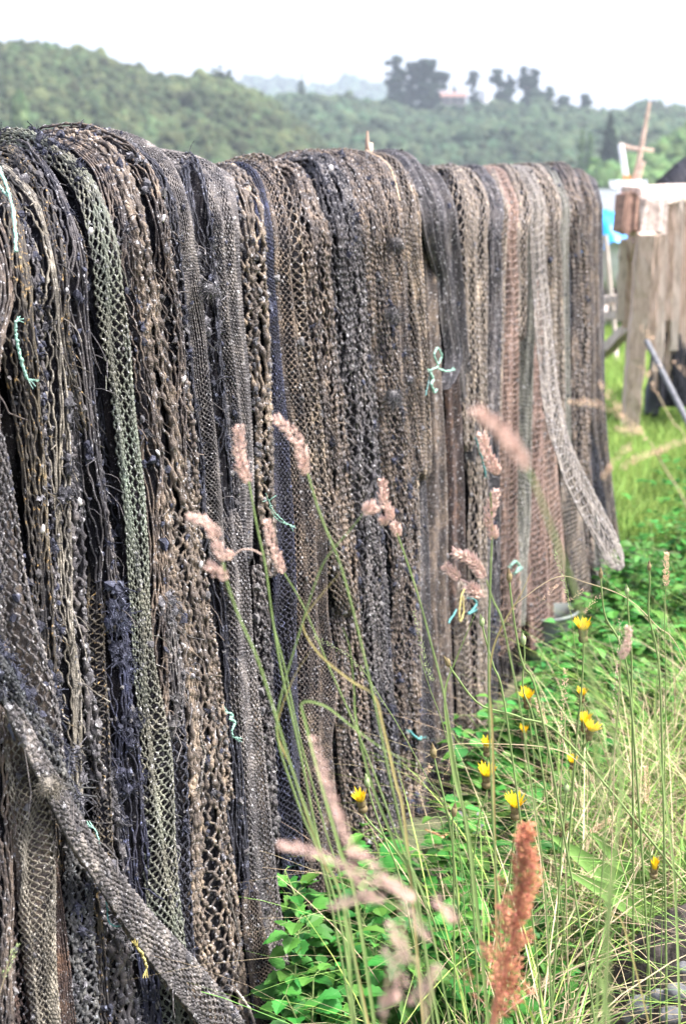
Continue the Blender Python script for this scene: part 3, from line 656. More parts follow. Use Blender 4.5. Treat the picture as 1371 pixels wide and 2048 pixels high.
H('salmon tan square grid net, broadest of the grid nets', 'pink', 'grid', [(992, 352, 38), (1003, 380, 40), (1012, 450, 38), (1018, 560, 36), (1018, 700, 36), (1016, 850, 40), (1012, 950, 48), (1010, 1100, 56), (1014, 1200, 58), (1018, 1290, 54)], L=0.02, core='rust')
H('small yellowish net edge right of the salmon grid net', 'blond', 'mesh', [(1018, 350, 22), (1028, 375, 24), (1034, 460, 22), (1035, 560, 20), (1032, 680, 16)], L=0.01, sc=1.5)
H('smooth grey green net column with a blue teal twine at its foot', 'sage', 'mesh', [(1035, 352, 32), (1046, 390, 36), (1051, 450, 36), (1052, 560, 32), (1048, 680, 30), (1045, 800, 28), (1042, 900, 26), (1038, 1050, 28), (1033, 1150, 30), (1030, 1250, 26)], L=0.008, core='sage')
H('whitish square mesh net swinging diagonally out to the right onto the grass', 'white', 'grid', [(1056, 355, 26), (1067, 385, 30), (1073, 450, 30), (1079, 560, 28), (1089, 680, 30), (1100, 780, 31), (1118, 880, 33), (1145, 960, 36), (1174, 1020, 38), (1200, 1075, 39), (1225, 1122, 36), (1240, 1160, 28)], L=0.035, core=None, sc=1.1, r_mul=1.1, flat=0.4, out=0.34)
H('tan rose knitted net right of the whitish diagonal one at the crest', 'blond', 'mesh', [(1075, 352, 32), (1087, 380, 34), (1096, 450, 34), (1103, 560, 32), (1107, 680, 28), (1110, 790, 24), (1112, 880, 18)], L=0.02, sc=1.5)
H('brick red square grid net between the salmon and the whitish grids', 'red', 'grid', [(1064, 560, 22), (1068, 650, 26), (1067, 750, 28), (1066, 850, 30), (1067, 930, 36), (1069, 1020, 42), (1072, 1100, 46), (1076, 1200, 48), (1080, 1280, 40)], L=0.014, top=False, core='rust')
H('rosy brown grid net behind the whitish diagonal one', 'pink', 'grid', [(1085, 820, 26), (1091, 880, 32), (1096, 980, 42), (1102, 1060, 46), (1108, 1140, 44), (1112, 1220, 36)], L=0.006, top=False, core='brown')
H('narrow grey green smooth strip near the far end', 'sage', 'cloth', [(1100, 352, 16), (1109, 390, 18), (1117, 480, 20), (1119, 600, 20), (1120, 700, 18), (1123, 800, 15), (1126, 930, 12)], L=0.02, core='sage')
H('blue black rough strip near the far end with a reddish thread', 'black', 'rope', [(1112, 350, 24), (1124, 385, 26), (1132, 460, 26), (1135, 560, 25), (1136, 700, 20), (1138, 850, 20), (1142, 1000, 26), (1146, 1120, 26)], L=0.006, tufts=[TB(40, 0.007, 0, 0.6), TG(12, 0.007, 0, 0.3)])
H('brown loosely knotted net near the far end', 'brown', 'chain', [(1128, 348, 24), (1144, 400, 28), (1152, 460, 30), (1157, 540, 32), (1160, 640, 34), (1158, 740, 32), (1160, 850, 30), (1163, 950, 28), (1167, 1050, 26), (1170, 1130, 24)], L=0.016, tufts=[TB(24, 0.006, 0.2, 0.8)], mess=2.4)
H('thin brown fine strip curving right at the far end foot', 'brown', 'fine', [(1150, 352, 22), (1166, 385, 24), (1177, 470, 24), (1180, 580, 23), (1182, 700, 22), (1189, 820, 24), (1201, 930, 26), (1213, 1030, 26), (1220, 1090, 22)], L=0.014, tufts=[TS(10, 0.003)])
H('outermost dark net at the far right end with a whitened edge', 'dark', 'fine', [(1162, 360, 26), (1178, 395, 30), (1184, 460, 30), (1187, 560, 28), (1189, 680, 26), (1191, 800, 25), (1198, 900, 26), (1209, 1000, 26), (1222, 1090, 22)], L=0.0, tufts=[TS(20, 0.004, 0, 0.5, 1), TG(14, 0.006, 0, 0.2)])
H('net fold coloured black for the shaded gap before the far right end', 'black', 'rope', [(1174, 650, 14), (1180, 800, 20), (1188, 950, 30), (1200, 1080, 32)], L=-0.01, top=False, tufts=[TB(12, 0.005)])  # strip set into a dark gap, the shade painted as black cord
H('coarse tan mesh gathered at the foot left of the whitish net', 'blond', 'grid', [(1132, 920, 20), (1140, 1000, 32), (1150, 1080, 38), (1160, 1160, 36), (1166, 1210, 28)], L=0.03, top=False, core='dark', sc=0.9)
H('small grey green mesh scrap hanging behind the whitish diagonal net', 'sage', 'mesh', [(1170, 980, 16), (1179, 1050, 24), (1188, 1120, 24), (1198, 1180, 18)], L=0.016, top=False)
# low on the left
H('dark straight-corded brown net at the bottom left edge', 'rust', 'mesh', [(-12, 1150, 50), (-2, 1350, 46), (8, 1500, 40), (14, 1650, 40), (20, 1800, 40), (28, 1950, 38), (34, 2048, 38)], L=0.0, top=False)
H('coarse pale grey net slanting in from the left edge above the black band', 'grey', 'mesh', [(-30, 850, 44), (-8, 980, 56), (6, 1080, 60), (20, 1180, 62), (38, 1270, 64), (60, 1350, 66), (80, 1420, 62), (98, 1500, 50), (112, 1560, 34)], L=0.03, top=False, core='brown', tufts=[TB(40, 0.006, 0.4, 1.0, 1)])
H('pale tan crusty net emerging below the black diagonal band', 'pale', 'fine', [(30, 1390, 50), (46, 1480, 64), (56, 1560, 68), (60, 1650, 66), (66, 1750, 60), (72, 1850, 50), (80, 1950, 44), (88, 2048, 42)], L=0.018, top=False, core='brown', pleat=0.006, tufts=[TB(20, 0.005, 0, 0.7, 1)])
H('smooth reddish brown roll at the bottom left beside the coarse black net', 'rust', 'cloth', [(92, 1700, 26), (100, 1800, 36), (108, 1900, 44), (116, 2000, 48), (120, 2048, 50)], L=0.014, top=False, core='rust')
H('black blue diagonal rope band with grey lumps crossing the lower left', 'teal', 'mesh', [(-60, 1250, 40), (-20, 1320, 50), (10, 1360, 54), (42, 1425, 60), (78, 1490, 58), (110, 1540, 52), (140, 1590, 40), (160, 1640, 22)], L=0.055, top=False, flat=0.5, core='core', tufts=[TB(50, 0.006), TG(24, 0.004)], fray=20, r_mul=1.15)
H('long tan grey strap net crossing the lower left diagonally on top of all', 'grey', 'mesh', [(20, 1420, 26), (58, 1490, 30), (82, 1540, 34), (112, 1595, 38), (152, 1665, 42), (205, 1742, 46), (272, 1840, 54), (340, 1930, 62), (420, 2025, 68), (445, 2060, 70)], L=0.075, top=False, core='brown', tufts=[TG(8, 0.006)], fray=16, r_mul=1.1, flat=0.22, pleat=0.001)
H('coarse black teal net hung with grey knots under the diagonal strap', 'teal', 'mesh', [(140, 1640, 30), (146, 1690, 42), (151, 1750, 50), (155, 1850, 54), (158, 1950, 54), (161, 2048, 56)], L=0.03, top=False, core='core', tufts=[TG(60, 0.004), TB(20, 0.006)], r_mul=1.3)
H('thin mossy rope strand right of the coarse black teal net', 'crust', 'rope', [(176, 1700, 14), (185, 1800, 16), (196, 1900, 16), (203, 2048, 16)], L=0.02, top=False)
H('clotted olive black chain heap in the shade under the strap', 'dark', 'chainL', [(205, 1790, 34), (220, 1850, 50), (234, 1920, 56), (242, 1990, 50), (248, 2048, 50)], L=0.012, top=False, tufts=[TS(50, 0.007, 0, 1, 0), TG(24, 0.006)], r_mul=1.35)
H('close-woven grey brown net roll with even rows, left of the leafy weeds', 'grey', 'fine', [(458, 1020, 22), (463, 1080, 28), (469, 1150, 33), (478, 1250, 36), (487, 1350, 40), (492, 1450, 44), (501, 1550, 50), (511, 1650, 56), (521, 1750, 60), (531, 1850, 60), (545, 1950, 60), (560, 2048, 60)], L=0.022, top=False, core='brown', r_mul=1.2)
H('second darker fold beside the foot of the close-woven roll', 'brown', 'cloth', [(497, 1760, 20), (505, 1850, 34), (520, 1940, 40), (540, 2048, 44)], L=0.03, top=False, core='core')
H('narrow knotted chain between the close-woven roll and the navy strip', 'dark', 'chain', [(510, 1130, 16), (518, 1200, 20), (525, 1300, 20), (532, 1430, 20), (536, 1550, 18), (542, 1680, 14)], L=0.012, top=False, tufts=[TG(12, 0.004, 0, 1, 1)])

# ------------------------------------------------------------------ ground, beach, water
def sheet(name, x0, x1, y0, y1, nx, ny, zf, mat, kind='structure', label=None):
    xs = np.linspace(x0, x1, nx); ys = np.linspace(y0, y1, ny) if y1 / max(y0, 1) < 5 or y0 <= 0 else np.geomspace(y0, y1, ny)
    X, Y = np.meshgrid(xs, ys, indexing='ij')
    Z = zf(X, Y)
    i = np.arange(nx * ny).reshape(nx, ny)
    Q = np.stack([i[:-1, :-1], i[1:, :-1], i[1:, 1:], i[:-1, 1:]], -1).reshape(-1, 4)
    o = mesh_obj(name, np.stack([X, Y, Z], -1).reshape(-1, 3), Q, mat)
    return tag(o, kind=kind)
m, t, p = new_mat('ground')
n = pos_noise(t, 0.9, 5, 0.7); n2 = pos_noise(t, 40, 4, 0.7)
g1 = ramp(t, n.outputs[0], [(0.35, (0.10, 0.085, 0.055)), (0.55, (0.07, 0.13, 0.035))])
g2 = ramp(t, n2.outputs[0], [(0.3, (0.06, 0.05, 0.04)), (0.7, (0.17, 0.14, 0.10))])
t.links.new(mix(t, 0.5, g1.outputs[0], g2.outputs[0]), p.inputs['Base Color']); p.inputs['Roughness'].default_value = 0.95
bump(t, p, n2.outputs[0], 0.7, 0.02); M['ground'] = m
m, t, p = new_mat('gravel')
n = pos_noise(t, 2.5, 6, 0.75)
t.links.new(ramp(t, n.outputs[0], [(0.3, (0.20, 0.16, 0.13)), (0.5, (0.36, 0.31, 0.27)), (0.75, (0.50, 0.46, 0.42))]).outputs[0], p.inputs['Base Color']); p.inputs['Roughness'].default_value = 0.9
M['gravel'] = m
m, t, p = new_mat('water')
n = pos_noise(t, 0.6, 4, 0.6, (0.4, 1, 1))
p.inputs['Base Color'].default_value = (0.16, 0.17, 0.17, 1); p.inputs['Roughness'].default_value = 0.25
bump(t, p, n.outputs[0], 0.3, 0.1); M['water'] = m
sheet('ground', -60, 60, -6, 15, 240, 60, lambda X, Y: 0.02 * sn(X * 1.3) * sn(Y * 1.1, 9) * np.clip((Y - 4) / 3, 0, 1), M['ground'])
sheet('beach', -80, 80, 14.9, 46, 80, 40, lambda X, Y: -0.01 - 0.02 * (Y - 15) / 30 + 0.02 * sn(X * 0.9, 3) * sn(Y * 0.7, 5) * np.clip((Y - 15.5) / 2, 0, 1), M['gravel'])
sheet('water', -1800, 1800, 45, 2600, 8, 60, lambda X, Y: -0.08 + 0 * X, M['water'])

# ------------------------------------------------------------------ hills with forest
def az_of(px): return (px - 685.5) / 3110.0
def hill(name, prof, yb, dr, df, mat, forest, nblob, rb, forest_label, canopy=2.0, seed=0, margin=0, shoulder=1.0):
    prof = np.array(prof, float)
    pxs = np.linspace(prof[0, 0], prof[-1, 0], 160)
    yr = np.interp(pxs, prof[:, 0], prof[:, 1])
    zr = (354 - yr) / 3110 * dr + CAM_H - canopy
    az = az_of(pxs)
    tt = np.concatenate([np.linspace(0, 1, 40), [1.15, 1.4, 1.8]])
    A, T = np.meshgrid(az, tt, indexing='ij'); ZR = np.broadcast_to(zr[:, None], A.shape)
    D = df + (dr - df) * T
    prf = np.where(T <= 1, T ** shoulder * (1.15 - 0.15 * T), 1 - (T - 1) * 0.5)
    P = np.stack([A * D, D, ZR * prf], -1)
    nz = noise3(P * np.array([1, 1, 0.0]), 0.045, seed) * 2.4 + noise3(P * np.array([1, 1, 0.0]), 0.12, seed + 1) * 0.9
    P[..., 2] += nz * np.clip(np.sin(np.clip(T, 0, 1) * np.pi), 0, 1) * min(zr.max() / 26, 1.2)
    P[..., 2] = np.maximum(P[..., 2], 0.0) - 0.4 * (T < 0.01)
    i = np.arange(A.size).reshape(A.shape)
    Q = np.stack([i[:-1, :-1], i[1:, :-1], i[1:, 1:], i[:-1, 1:]], -1).reshape(-1, 4)
    tag(mesh_obj(name, P.reshape(-1, 3), Q, mat), kind='structure')
    if nblob:
        a = rng.uniform(0, len(pxs) - 1.001, nblob); b = rng.uniform(0.02, 40.2, nblob) ** 1.0
        b = np.minimum(b, 40.9)
        ia, ib = a.astype(int), np.minimum(b, 41).astype(int); fa, fb = a - ia, b - ib
        pt = P[ia, ib] * ((1 - fa) * (1 - fb))[:, None] + P[ia + 1, ib] * (fa * (1 - fb))[:, None] + P[ia, ib + 1] * ((1 - fa) * fb)[:, None] + P[ia + 1, ib + 1] * (fa * fb)[:, None]
        r = rb * np.exp(rng.normal(0, 0.28, nblob))
        mb = MB()
        pt[:, 2] += r * 0.35
        blobs(mb, pt, np.stack([r, r, r * rng.uniform(0.8, 1.35, nblob)], 1), ICO2, 0.16)
        k = nblob * 5
        j = rng.integers(0, nblob, k)
        off = unit(rng.normal(size=(k, 3)) * np.array([1, 1, 0.8]) + np.array([0, -0.3, 0.5])) * r[j][:, None] * 0.85
        blobs(mb, pt[j] + off, r[j] * rng.uniform(0.25, 0.55, k), ICO1, 0.28)
        o = mb.build('forest', forest, None, None, smooth=True)
        tag(o, forest_label, 'forest', kind='stuff')
    return P
hill('hills', [(300, 200), (440, 200), (500, 166), (560, 163), (620, 185), (670, 182), (700, 169), (760, 180), (850, 200), (1000, 240)], 354, 1500, 1100, M['forest_far'], M['forest_far'], 1500, 6, 'distant pale blue forested ridge line peeking above the nearer hills', canopy=7, seed=3)
PC_ = hill('hills', [(380, 300), (470, 215), (560, 200), (620, 192), (700, 198), (770, 208), (850, 218), (950, 208), (1050, 208), (1120, 216), (1200, 226), (1240, 222), (1290, 212), (1330, 220), (1400, 250), (1600, 290), (1900, 330)], 354, 480, 300, M['hill_soil'], M['forest_far'], 12000, 1.35, 'hazy forest covering the middle hill beyond the water', seed=5, canopy=2.4)
PL_ = hill('hills', [(-700, 120), (-300, 80), (0, 100), (50, 94), (110, 104), (170, 112), (212, 112), (230, 132), (262, 148), (330, 160), (400, 160), (450, 166), (510, 190), (570, 225), (640, 285), (700, 345)], 354, 330, 215, M['hill_soil'], M['forest'], 10000, 0.9, 'green brown scrub and forest on the nearer left hill', seed=8, canopy=1.2)
PR_ = hill('hills', [(1190, 362), (1225, 350), (1260, 325), (1300, 296), (1340, 268), (1371, 250), (1450, 220), (1600, 200), (1900, 180)], 354, 290, 215, M['hill_soil'], M['bush_far'], 3000, 1.1, 'bright green forest on the near hillside at the right edge', seed=12)

def tree(label, px, ytop, ybase, D, wpx, mat, shape='round', n=90, cat='tree', trunkmat='bark', group=None, bare=0.3, lean=0.0):
    """px centre, top and base rows in the photograph at distance D"""
    sc = D / 3110.0
    h = (ybase - ytop) * sc; w = wpx * sc * 1.0
    base = np.array([az_of(px) * D, D, CAM_H + (354 - ybase) * sc - 0.4])
    root = empty({'cone': 'conifer_tree', 'poplar': 'poplar_tree', 'bush': 'bush', 'round': 'pine_tree'}[shape], base)
    tag(root, label, cat, group)
    h += 0.4
    tb = MB()
    tube1(tb, base + np.array([[0, 0, 0], [lean * 0.3 * w, 0, h * 0.4], [lean * w, 0, h * 0.92]]), [h * 0.028, h * 0.02, h * 0.006], 7, M=8)
    cb = MB()
    if shape == 'cone':
        z = rng.uniform(0.08, 1, n) ** 0.9; rr = (1 - z) ** 0.8 * w * 0.5 * rng.uniform(0.3, 1.05, n); rad = w * 0.11 * (1.25 - z)
    elif shape == 'poplar':
        z = rng.uniform(0.05, 1, n); rr = np.sin(np.clip(z * 0.9 + 0.1, 0, 1) * np.pi) ** 0.6 * w * 0.36 * rng.uniform(0.2, 1.0, n); rad = np.full(n, w * 0.16)
    elif shape == 'bush':
        z = rng.uniform(0.05, 0.95, n); rr = np.sqrt(1 - z ** 2) * w * 0.45 * rng.uniform(0.2, 1, n); rad = np.full(n, w * 0.13)
    else:
        nl = 8; c = rng.uniform(bare * 0.45, 0.97, nl); rz = c[rng.integers(0, nl, n)]; z = rz + rng.normal(0, 0.09, n)
        rr = w * 0.5 * rng.uniform(0.05, 1, n) * np.clip(1.3 - np.abs(z - 0.65) * 1.3, 0.3, 1); rad = np.full(n, w * 0.14)
        for k in range(nl):
            a_ = rng.uniform(0, 6.28)
            tube1(tb, base + np.array([[0, 0, h * (c[k] - 0.12)], [math.cos(a_) * w * 0.2, math.sin(a_) * w * 0.2, h * (c[k] - 0.04)], [math.cos(a_) * w * 0.4, math.sin(a_) * w * 0.4, h * c[k]]]), [h * 0.01, h * 0.003], 5, M=5)
    a = rng.uniform(0, 2 * np.pi, n)
    z = np.clip(z, 0.03, 1)
    ctr = base + np.stack([rr * np.cos(a) + lean * w * z, rr * np.sin(a), z * h * 0.96], 1)
    if shape in ('cone', 'poplar'): R3 = np.stack([rad, rad, rad * 1.7], 1)
    else: R3 = np.stack([rad * 1.25, rad * 1.25, rad * 0.8], 1)
    blobs(cb, ctr, R3 * rng.uniform(0.6, 1.25, (n, 1)), ICO2, 0.25)
    k = n * 5; j = rng.integers(0, n, k)
    blobs(cb, ctr[j] + unit(rng.normal(size=(k, 3))) * R3[j] * 1.1, rad[j] * rng.uniform(0.18, 0.45, k), ICO1, 0.3)
    tb.build('trunk', M[trunkmat], root)
    cb.build('crown', mat, root, smooth=False)
    return root
P_, G_ = M['pine'], 'pines on the ridge'
tree('tall dark pine at the left end of the clump on the ridge skyline', 792, 122, 215, 474, 42, P_, n=60, group=G_)
tree('tall dark pine second in the ridge clump with gaps of sky in its crown', 822, 124, 217, 476, 40, P_, n=55, group=G_, lean=0.1)
tree('dark pine third in the ridge clump, broad and lumpy', 850, 128, 218, 470, 46, P_, n=70, group=G_)
tree('lower rounded pine at the right end of the ridge clump', 876, 152, 216, 472, 36, P_, n=50, group=G_, bare=0.2)
tree('small pine standing just left of the pointed spruce pair on the ridge', 905, 165, 210, 474, 16, P_, 'cone', 40)
tree('tiny thin pointed spruce on the ridge beside the house', 918, 160, 206, 474, 8, P_, 'cone', 24)
tree('triangular dark pine on the ridge left of the white tank', 943, 150, 208, 474, 26, P_, n=50, bare=0.15)
tree('forked dark pine on the ridge right of the white tank', 990, 146, 212, 474, 30, P_, n=46, lean=0.1)
tree('low flat pine on the ridge between the forked one and the round one', 1014, 156, 214, 474, 26, P_, n=46)
tree('round-headed dark pine on the ridge with open sky under its crown', 1051, 142, 216, 474, 36, P_, n=60, bare=0.35)
tree('small pale tree on the ridge right of the round-headed pine', 1094, 176, 216, 474, 26, M['forest_far'], 'bush', 40)
tree('dark round tree on the right shoulder of the middle hill', 1165, 192, 236, 474, 34, P_, 'bush', 50)
tree('bushy tree on the left ridge with a thin crown tip', 440, 138, 178, 326, 22, M['forest'], n=40, bare=0.2)
tree('low tree beside the thin-tipped one on the left ridge', 462, 146, 182, 326, 26, M['forest'], 'bush', 40)
tree('lone small tree on the low skyline left of the far blue ridge', 603, 155, 196, 470, 18, M['forest_far'], n=30, bare=0.1)
tree('pale green poplar on the lower slope at the far left', 46, 194, 318, 205, 50, M['poplar'], 'poplar', 90)
tree('slender poplar at the shore, left one of the right hand row', 1160, 262, 352, 255, 20, M['poplar'], 'poplar', 60, group='shore poplars')
tree('slender poplar at the shore, second of the right hand row', 1177, 270, 352, 255, 18, M['poplar'], 'poplar', 60, group='shore poplars')
tree('big dark conical tree standing at the shore on the right', 1216, 222, 356, 262, 52, M['pine'], 'cone', 150)
tree('small dark bush just right of the big conical shore tree', 1247, 262, 352, 270, 18, M['pine'], 'cone', 40)
tree('bright green rounded bush at the foot of the conical shore tree', 1186, 316, 360, 240, 40, M['bush'], 'bush', 60, cat='bush')
tree('low dark bush under the left half of the ridge pine clump', 800, 186, 222, 472, 50, P_, 'bush', 60, cat='bush')
tree('low dark bush under the right half of the ridge pine clump', 862, 188, 222, 470, 46, P_, 'bush', 60, cat='bush')
tree('spreading dark bush joining the forked and the flat ridge pines', 1004, 186, 222, 472, 50, P_, 'bush', 60, cat='bush')
tree('spreading dark bush at the foot of the round-headed ridge pine', 1064, 188, 224, 472, 60, P_, 'bush', 70, cat='bush')
tree('small dark bush at the right end of the ridge tree row', 1122, 196, 226, 472, 34, P_, 'bush', 50, cat='bush')
# house and tank on the ridge
hb = np.array([az_of(905) * 462, 462, CAM_H + (354 - 212) / 3110 * 462 - 0.6]); hr = empty('house', hb)
tag(hr, 'small house with a reddish roof among the ridge pines', 'house')
b = MB(); box(b, hb + [-3.4, 0, 0], hb + [3.4, 5, 2.6]); b.build('wall', M['house_wall'], hr, smooth=False)
b = MB(); x0, y0, z0 = hb + [-3.9, -0.4, 2.6]; x1, y1, z1 = hb + [3.9, 5.4, 4.0]; ym = (y0 + y1) / 2
b.add([[x0, y0, z0], [x1, y0, z0], [x1, y1, z0], [x0, y1, z0], [x0, ym, z1], [x1, ym, z1]], [[0, 1, 5, 4], [2, 3, 4, 5], [0, 3, 2, 1]], [[0, 4, 3], [1, 2, 5]]); b.build('roof', M['roof_red'], hr, smooth=False)
for dx in (-2.2, 0.2, 2.0):
    b = MB(); box(b, hb + [dx - 0.4, -0.05, 1.0], hb + [dx + 0.4, 0.03, 2.0]); b.build('window', M['dark_hull'], hr, smooth=False)
wb = np.array([az_of(966) * 466, 466, CAM_H + (354 - 212) / 3110 * 466 - 0.6]); wr = empty('water_tank', wb); tag(wr, 'pale white tank tower standing among the ridge pines', 'tank')
b = MB(); tube1(b, wb + np.array([[0, 0, 0], [0, 0, 4.6]]), 1.5, 16, ref=(1, 0, 0)); tube1(b, wb + np.array([[0, 0, 4.6], [0, 0, 6.0]]), [1.5, 0.3], 16, ref=(1, 0, 0)); b.build('tank', M['white_paint'], wr)

# ------------------------------------------------------------------ haze
b = MB(); box(b, (-2000, -30, -1.2), (2000, 2300, 190))
hz = b.build('haze', None, None, None, smooth=False); tag(hz, 'pale blue grey air that fades the hills', 'haze', kind='stuff')
m = bpy.data.materials.new('haze'); m.use_nodes = True; t = m.node_tree; t.nodes.clear()
o_ = t.nodes.new('ShaderNodeOutputMaterial'); v_ = t.nodes.new('ShaderNodeVolumePrincipled')
v_.inputs['Color'].default_value = (0.74, 0.85, 0.98, 1); v_.inputs['Density'].default_value = 0.00036; v_.inputs['Anisotropy'].default_value = 0.2
t.links.new(v_.outputs[0], o_.inputs['Volume']); hz.data.materials.append(m)

# ------------------------------------------------------------------ boat, tarp, second rack on the right
def A(x, y, Y): return at(x, y, Y)
bt0 = ground(1250, 660); bt0 = np.array([A(1262, 500, 16)[0], 16.0, 0.0])
boat = empty('boat', bt0); tag(boat, 'small white boat drawn up behind the timber rack, rusty mast above it', 'boat')
b = MB()
NS, NP = 15, 9; hull = []
for i in range(NS):
    u = i / (NS - 1); xx = -0.95 + 4.6 * u; w = 0.95 * math.sin(min(u * 1.9 + 0.28, 1.9)) ** 0.8 if u < 0.9 else 0.95 * max(0.05, (1 - u) / 0.1) ** 0.5 * 0.9
    w = max(w, 0.05); zs = 0.92 + 0.22 * (1 - u) ** 2 * 1.2
    for j in range(NP):
        a = (j / (NP - 1) - 0.5) * 2
        hull.append([xx, w * math.copysign(abs(a) ** 0.45, a), 0.28 + (zs - 0.28) * abs(a) ** 2.2])
hull = np.array(hull) + bt0
ii = np.arange(NS * NP).reshape(NS, NP); Q = np.stack([ii[:-1, :-1], ii[1:, :-1], ii[1:, 1:], ii[:-1, 1:]], -1).reshape(-1, 4)
b.add(hull, Q); b.add(hull[ii[:, [0, -1]].ravel()] - [0, 0, 0.06], [[2 * k, 2 * k + 2, 2 * k + 3, 2 * k + 1] for k in range(NS - 1)])
b.build('hull', M['white_paint'], boat)
b = MB(); box(b, A(1240, 440, 15.8) * [1, 1, 0] + [0, 0, 0.85], A(1280, 440, 16.0) * [1, 1, 0] + [0.0, 0, 1.38]); b.build('cabin', M['white_paint'], boat, smooth=False)
b = MB(); c0 = A(1223, 368, 15.9); c1 = A(1288, 368, 15.9); box(b, [c0[0], 15.75, c0[2] - 0.03], [c1[0], 16.05, c0[2] + 0.04], jit=0.006); b.build('cabin_roof', M['white_paint'], boat, smooth=False)
b = MB(); tube1(b, [A(1268, 366, 15.9), A(1284, 280, 15.9), A(1298, 203, 15.9)], [0.032, 0.024, 0.014], 8, M=8); b.build('mast', M['rust_paint'], boat)
b = MB(); tube1(b, [A(1238, 288, 15.9), A(1262, 296, 15.9), A(1306, 301, 15.9)], 0.018, 8, M=6); b.build('crossbar', M['rust_paint'], boat)
b = MB(); tube1(b, [A(1240, 288, 15.9), A(1247, 330, 15.9), A(1252, 366, 15.9)], 0.03, 8, M=6); b.build('strut', M['white_paint'], boat)
b = MB(); tube1(b, [A(1284, 322, 15.9), A(1278, 345, 15.9), A(1273, 366, 15.9)], 0.028, 8, M=6); b.build('strut', M['rust_paint'], boat)
b = MB(); box(b, A(1247, 361, 15.8), A(1257, 352, 15.9), jit=0.004); b.build('bracket', M['orange_paint'], boat, smooth=False)
# tarp over the bow
nn = 34; X, Y = np.meshgrid(np.linspace(-1, 1, nn), np.linspace(-1, 1, nn), indexing='ij')
tc = A(1214, 448, 14.9)
Zt = 0.30 * np.exp(-(X * 1.1 + 0.05) ** 2 * 1.4 - Y ** 2 * 0.5) + 0.035 * sn(X * 4 + Y * 2, 3) + 0.02 * sn(Y * 7 - X * 3, 6) - 0.17 * np.abs(Y) ** 3
V = np.stack([tc[0] + X * 0.36, 15.0 + Y * 0.45, tc[2] - 0.20 + Zt], -1).reshape(-1, 3)
ii = np.arange(nn * nn).reshape(nn, nn); Q = np.stack([ii[:-1, :-1], ii[1:, :-1], ii[1:, 1:], ii[:-1, 1:]], -1).reshape(-1, 4)
tp = mesh_obj('tarpaulin', V, Q, M['tarp'], None, (tc[0], 15.0, tc[2] - 0.3)); tag(tp, 'bright blue crumpled tarpaulin behind the end of the net rack', 'tarpaulin')
# white skiff under the tarp
sk = np.array([tc[0], 15.1, 0.0]); skr = empty('skiff', sk); tag(skr, 'white skiff under the blue tarpaulin, dark gap below it', 'boat')
b = MB(); S = []
for i in range(13):
    u = i / 12; xx = -1.5 + 2.15 * u; w = 0.5 * math.sqrt(max(1 - (abs(u - 0.5) * 1.9) ** 2.5, 0.02))
    for j in range(9):
        a = (j / 8 - 0.5) * 2; S.append([xx, w * math.copysign(abs(a) ** 0.4, a), 0.42 + (0.94 - 0.42) * abs(a) ** 2.0])
S = np.array(S) + sk; ii = np.arange(13 * 9).reshape(13, 9); Q = np.stack([ii[:-1, :-1], ii[1:, :-1], ii[1:, 1:], ii[:-1, 1:]], -1).reshape(-1, 4)
b.add(S, Q); b.add(S[ii[:, [0, -1]].ravel()] - [0, 0, 0.03], [[2 * k, 2 * k + 2, 2 * k + 3, 2 * k + 1] for k in range(12)]); b.build('hull', M['white_paint'], skr)
for dx in (-0.9, 0.2):
    b = MB(); beam(b, sk + [dx, -0.4, 0.2], sk + [dx, 0.4, 0.2], 0.12, 0.42); b.build('trestle', M['dark_hull'], skr, smooth=False)
YR = 8.6
rk = np.array([A(1300, 600, YR)[0], YR, 0.0])
rack2 = empty('timber_rack', rk); tag(rack2, 'weathered grey timber rack of posts and rail standing in the grass at right', 'rack')
def tb_(name, p0, p1, w, h, mat='wood_grey', lab=None, **k):
    b = MB(); beam(b, p0, p1, w, h, **k); o = b.build(name, M[mat], rack2, smooth=False)
    if lab: o['label'] = lab
    return o
tb_('rail', A(1262, 392, 8.50), A(1560, 372, 9.5), 0.16, 0.10, 'wood_pale', seg=12, wob=0.006)
tb_('rail_end_block', A(1236, 424, 8.42), A(1264, 426, 8.44), 0.14, 0.20, 'wood_red', wob=0.012, lab='reddish brown crumbling end of the rail', seg=5)
tb_('block', A(1266, 432, 8.43), A(1322, 430, 8.50), 0.13, 0.20, 'wood_beam', wob=0.010, seg=6)
tb_('post', A(1290, 466, 8.36), ground(1256, 888), 0.095, 0.09, 'wood_grey', up=(0, 1, 0), seg=14)
tb_('post', A(1272, 470, 8.62), ground(1262, 800), 0.08, 0.08, 'wood_grey', up=(0, 1, 0))
for (xa, ya, xb, yb, w_, mt, Yp) in ((1247, 478, 1238, 640, 0.045, 'wood_pale', 8.74), (1262, 478, 1250, 655, 0.04, 'wood_grey', 8.76), (1308, 470, 1300, 700, 0.05, 'wood_grey', 8.60), (1324, 400, 1314, 742, 0.055, 'wood_pale', 8.62), (1341, 398, 1333, 640, 0.045, 'wood_grey', 8.66), (1357, 396, 1346, 700, 0.05, 'wood_pale', 8.70), (1375, 394, 1364, 760, 0.06, 'wood_grey', 8.74)):
    tb_('plank', A(xa, ya, Yp), A(xb, yb, Yp + 0.12), w_, 0.03, mt, up=(0, 1, 0), seg=10, wob=0.003)
tb_('post', A(1352, 440, 8.8), A(1326, 775, 8.9), 0.12, 0.1, 'wood_grey', up=(0, 1, 0), seg=14)
tb_('brace', A(1196, 712, 9.4), A(1262, 652, 9.0), 0.07, 0.06, 'wood_pale')
tb_('crosspiece', A(1196, 633, 9.8), A(1262, 626, 9.2), 0.07, 0.05, 'wood_pale')
tb_('crosspiece', A(1196, 601, 9.8), A(1246, 598, 9.4), 0.05, 0.05, 'wood_pale')
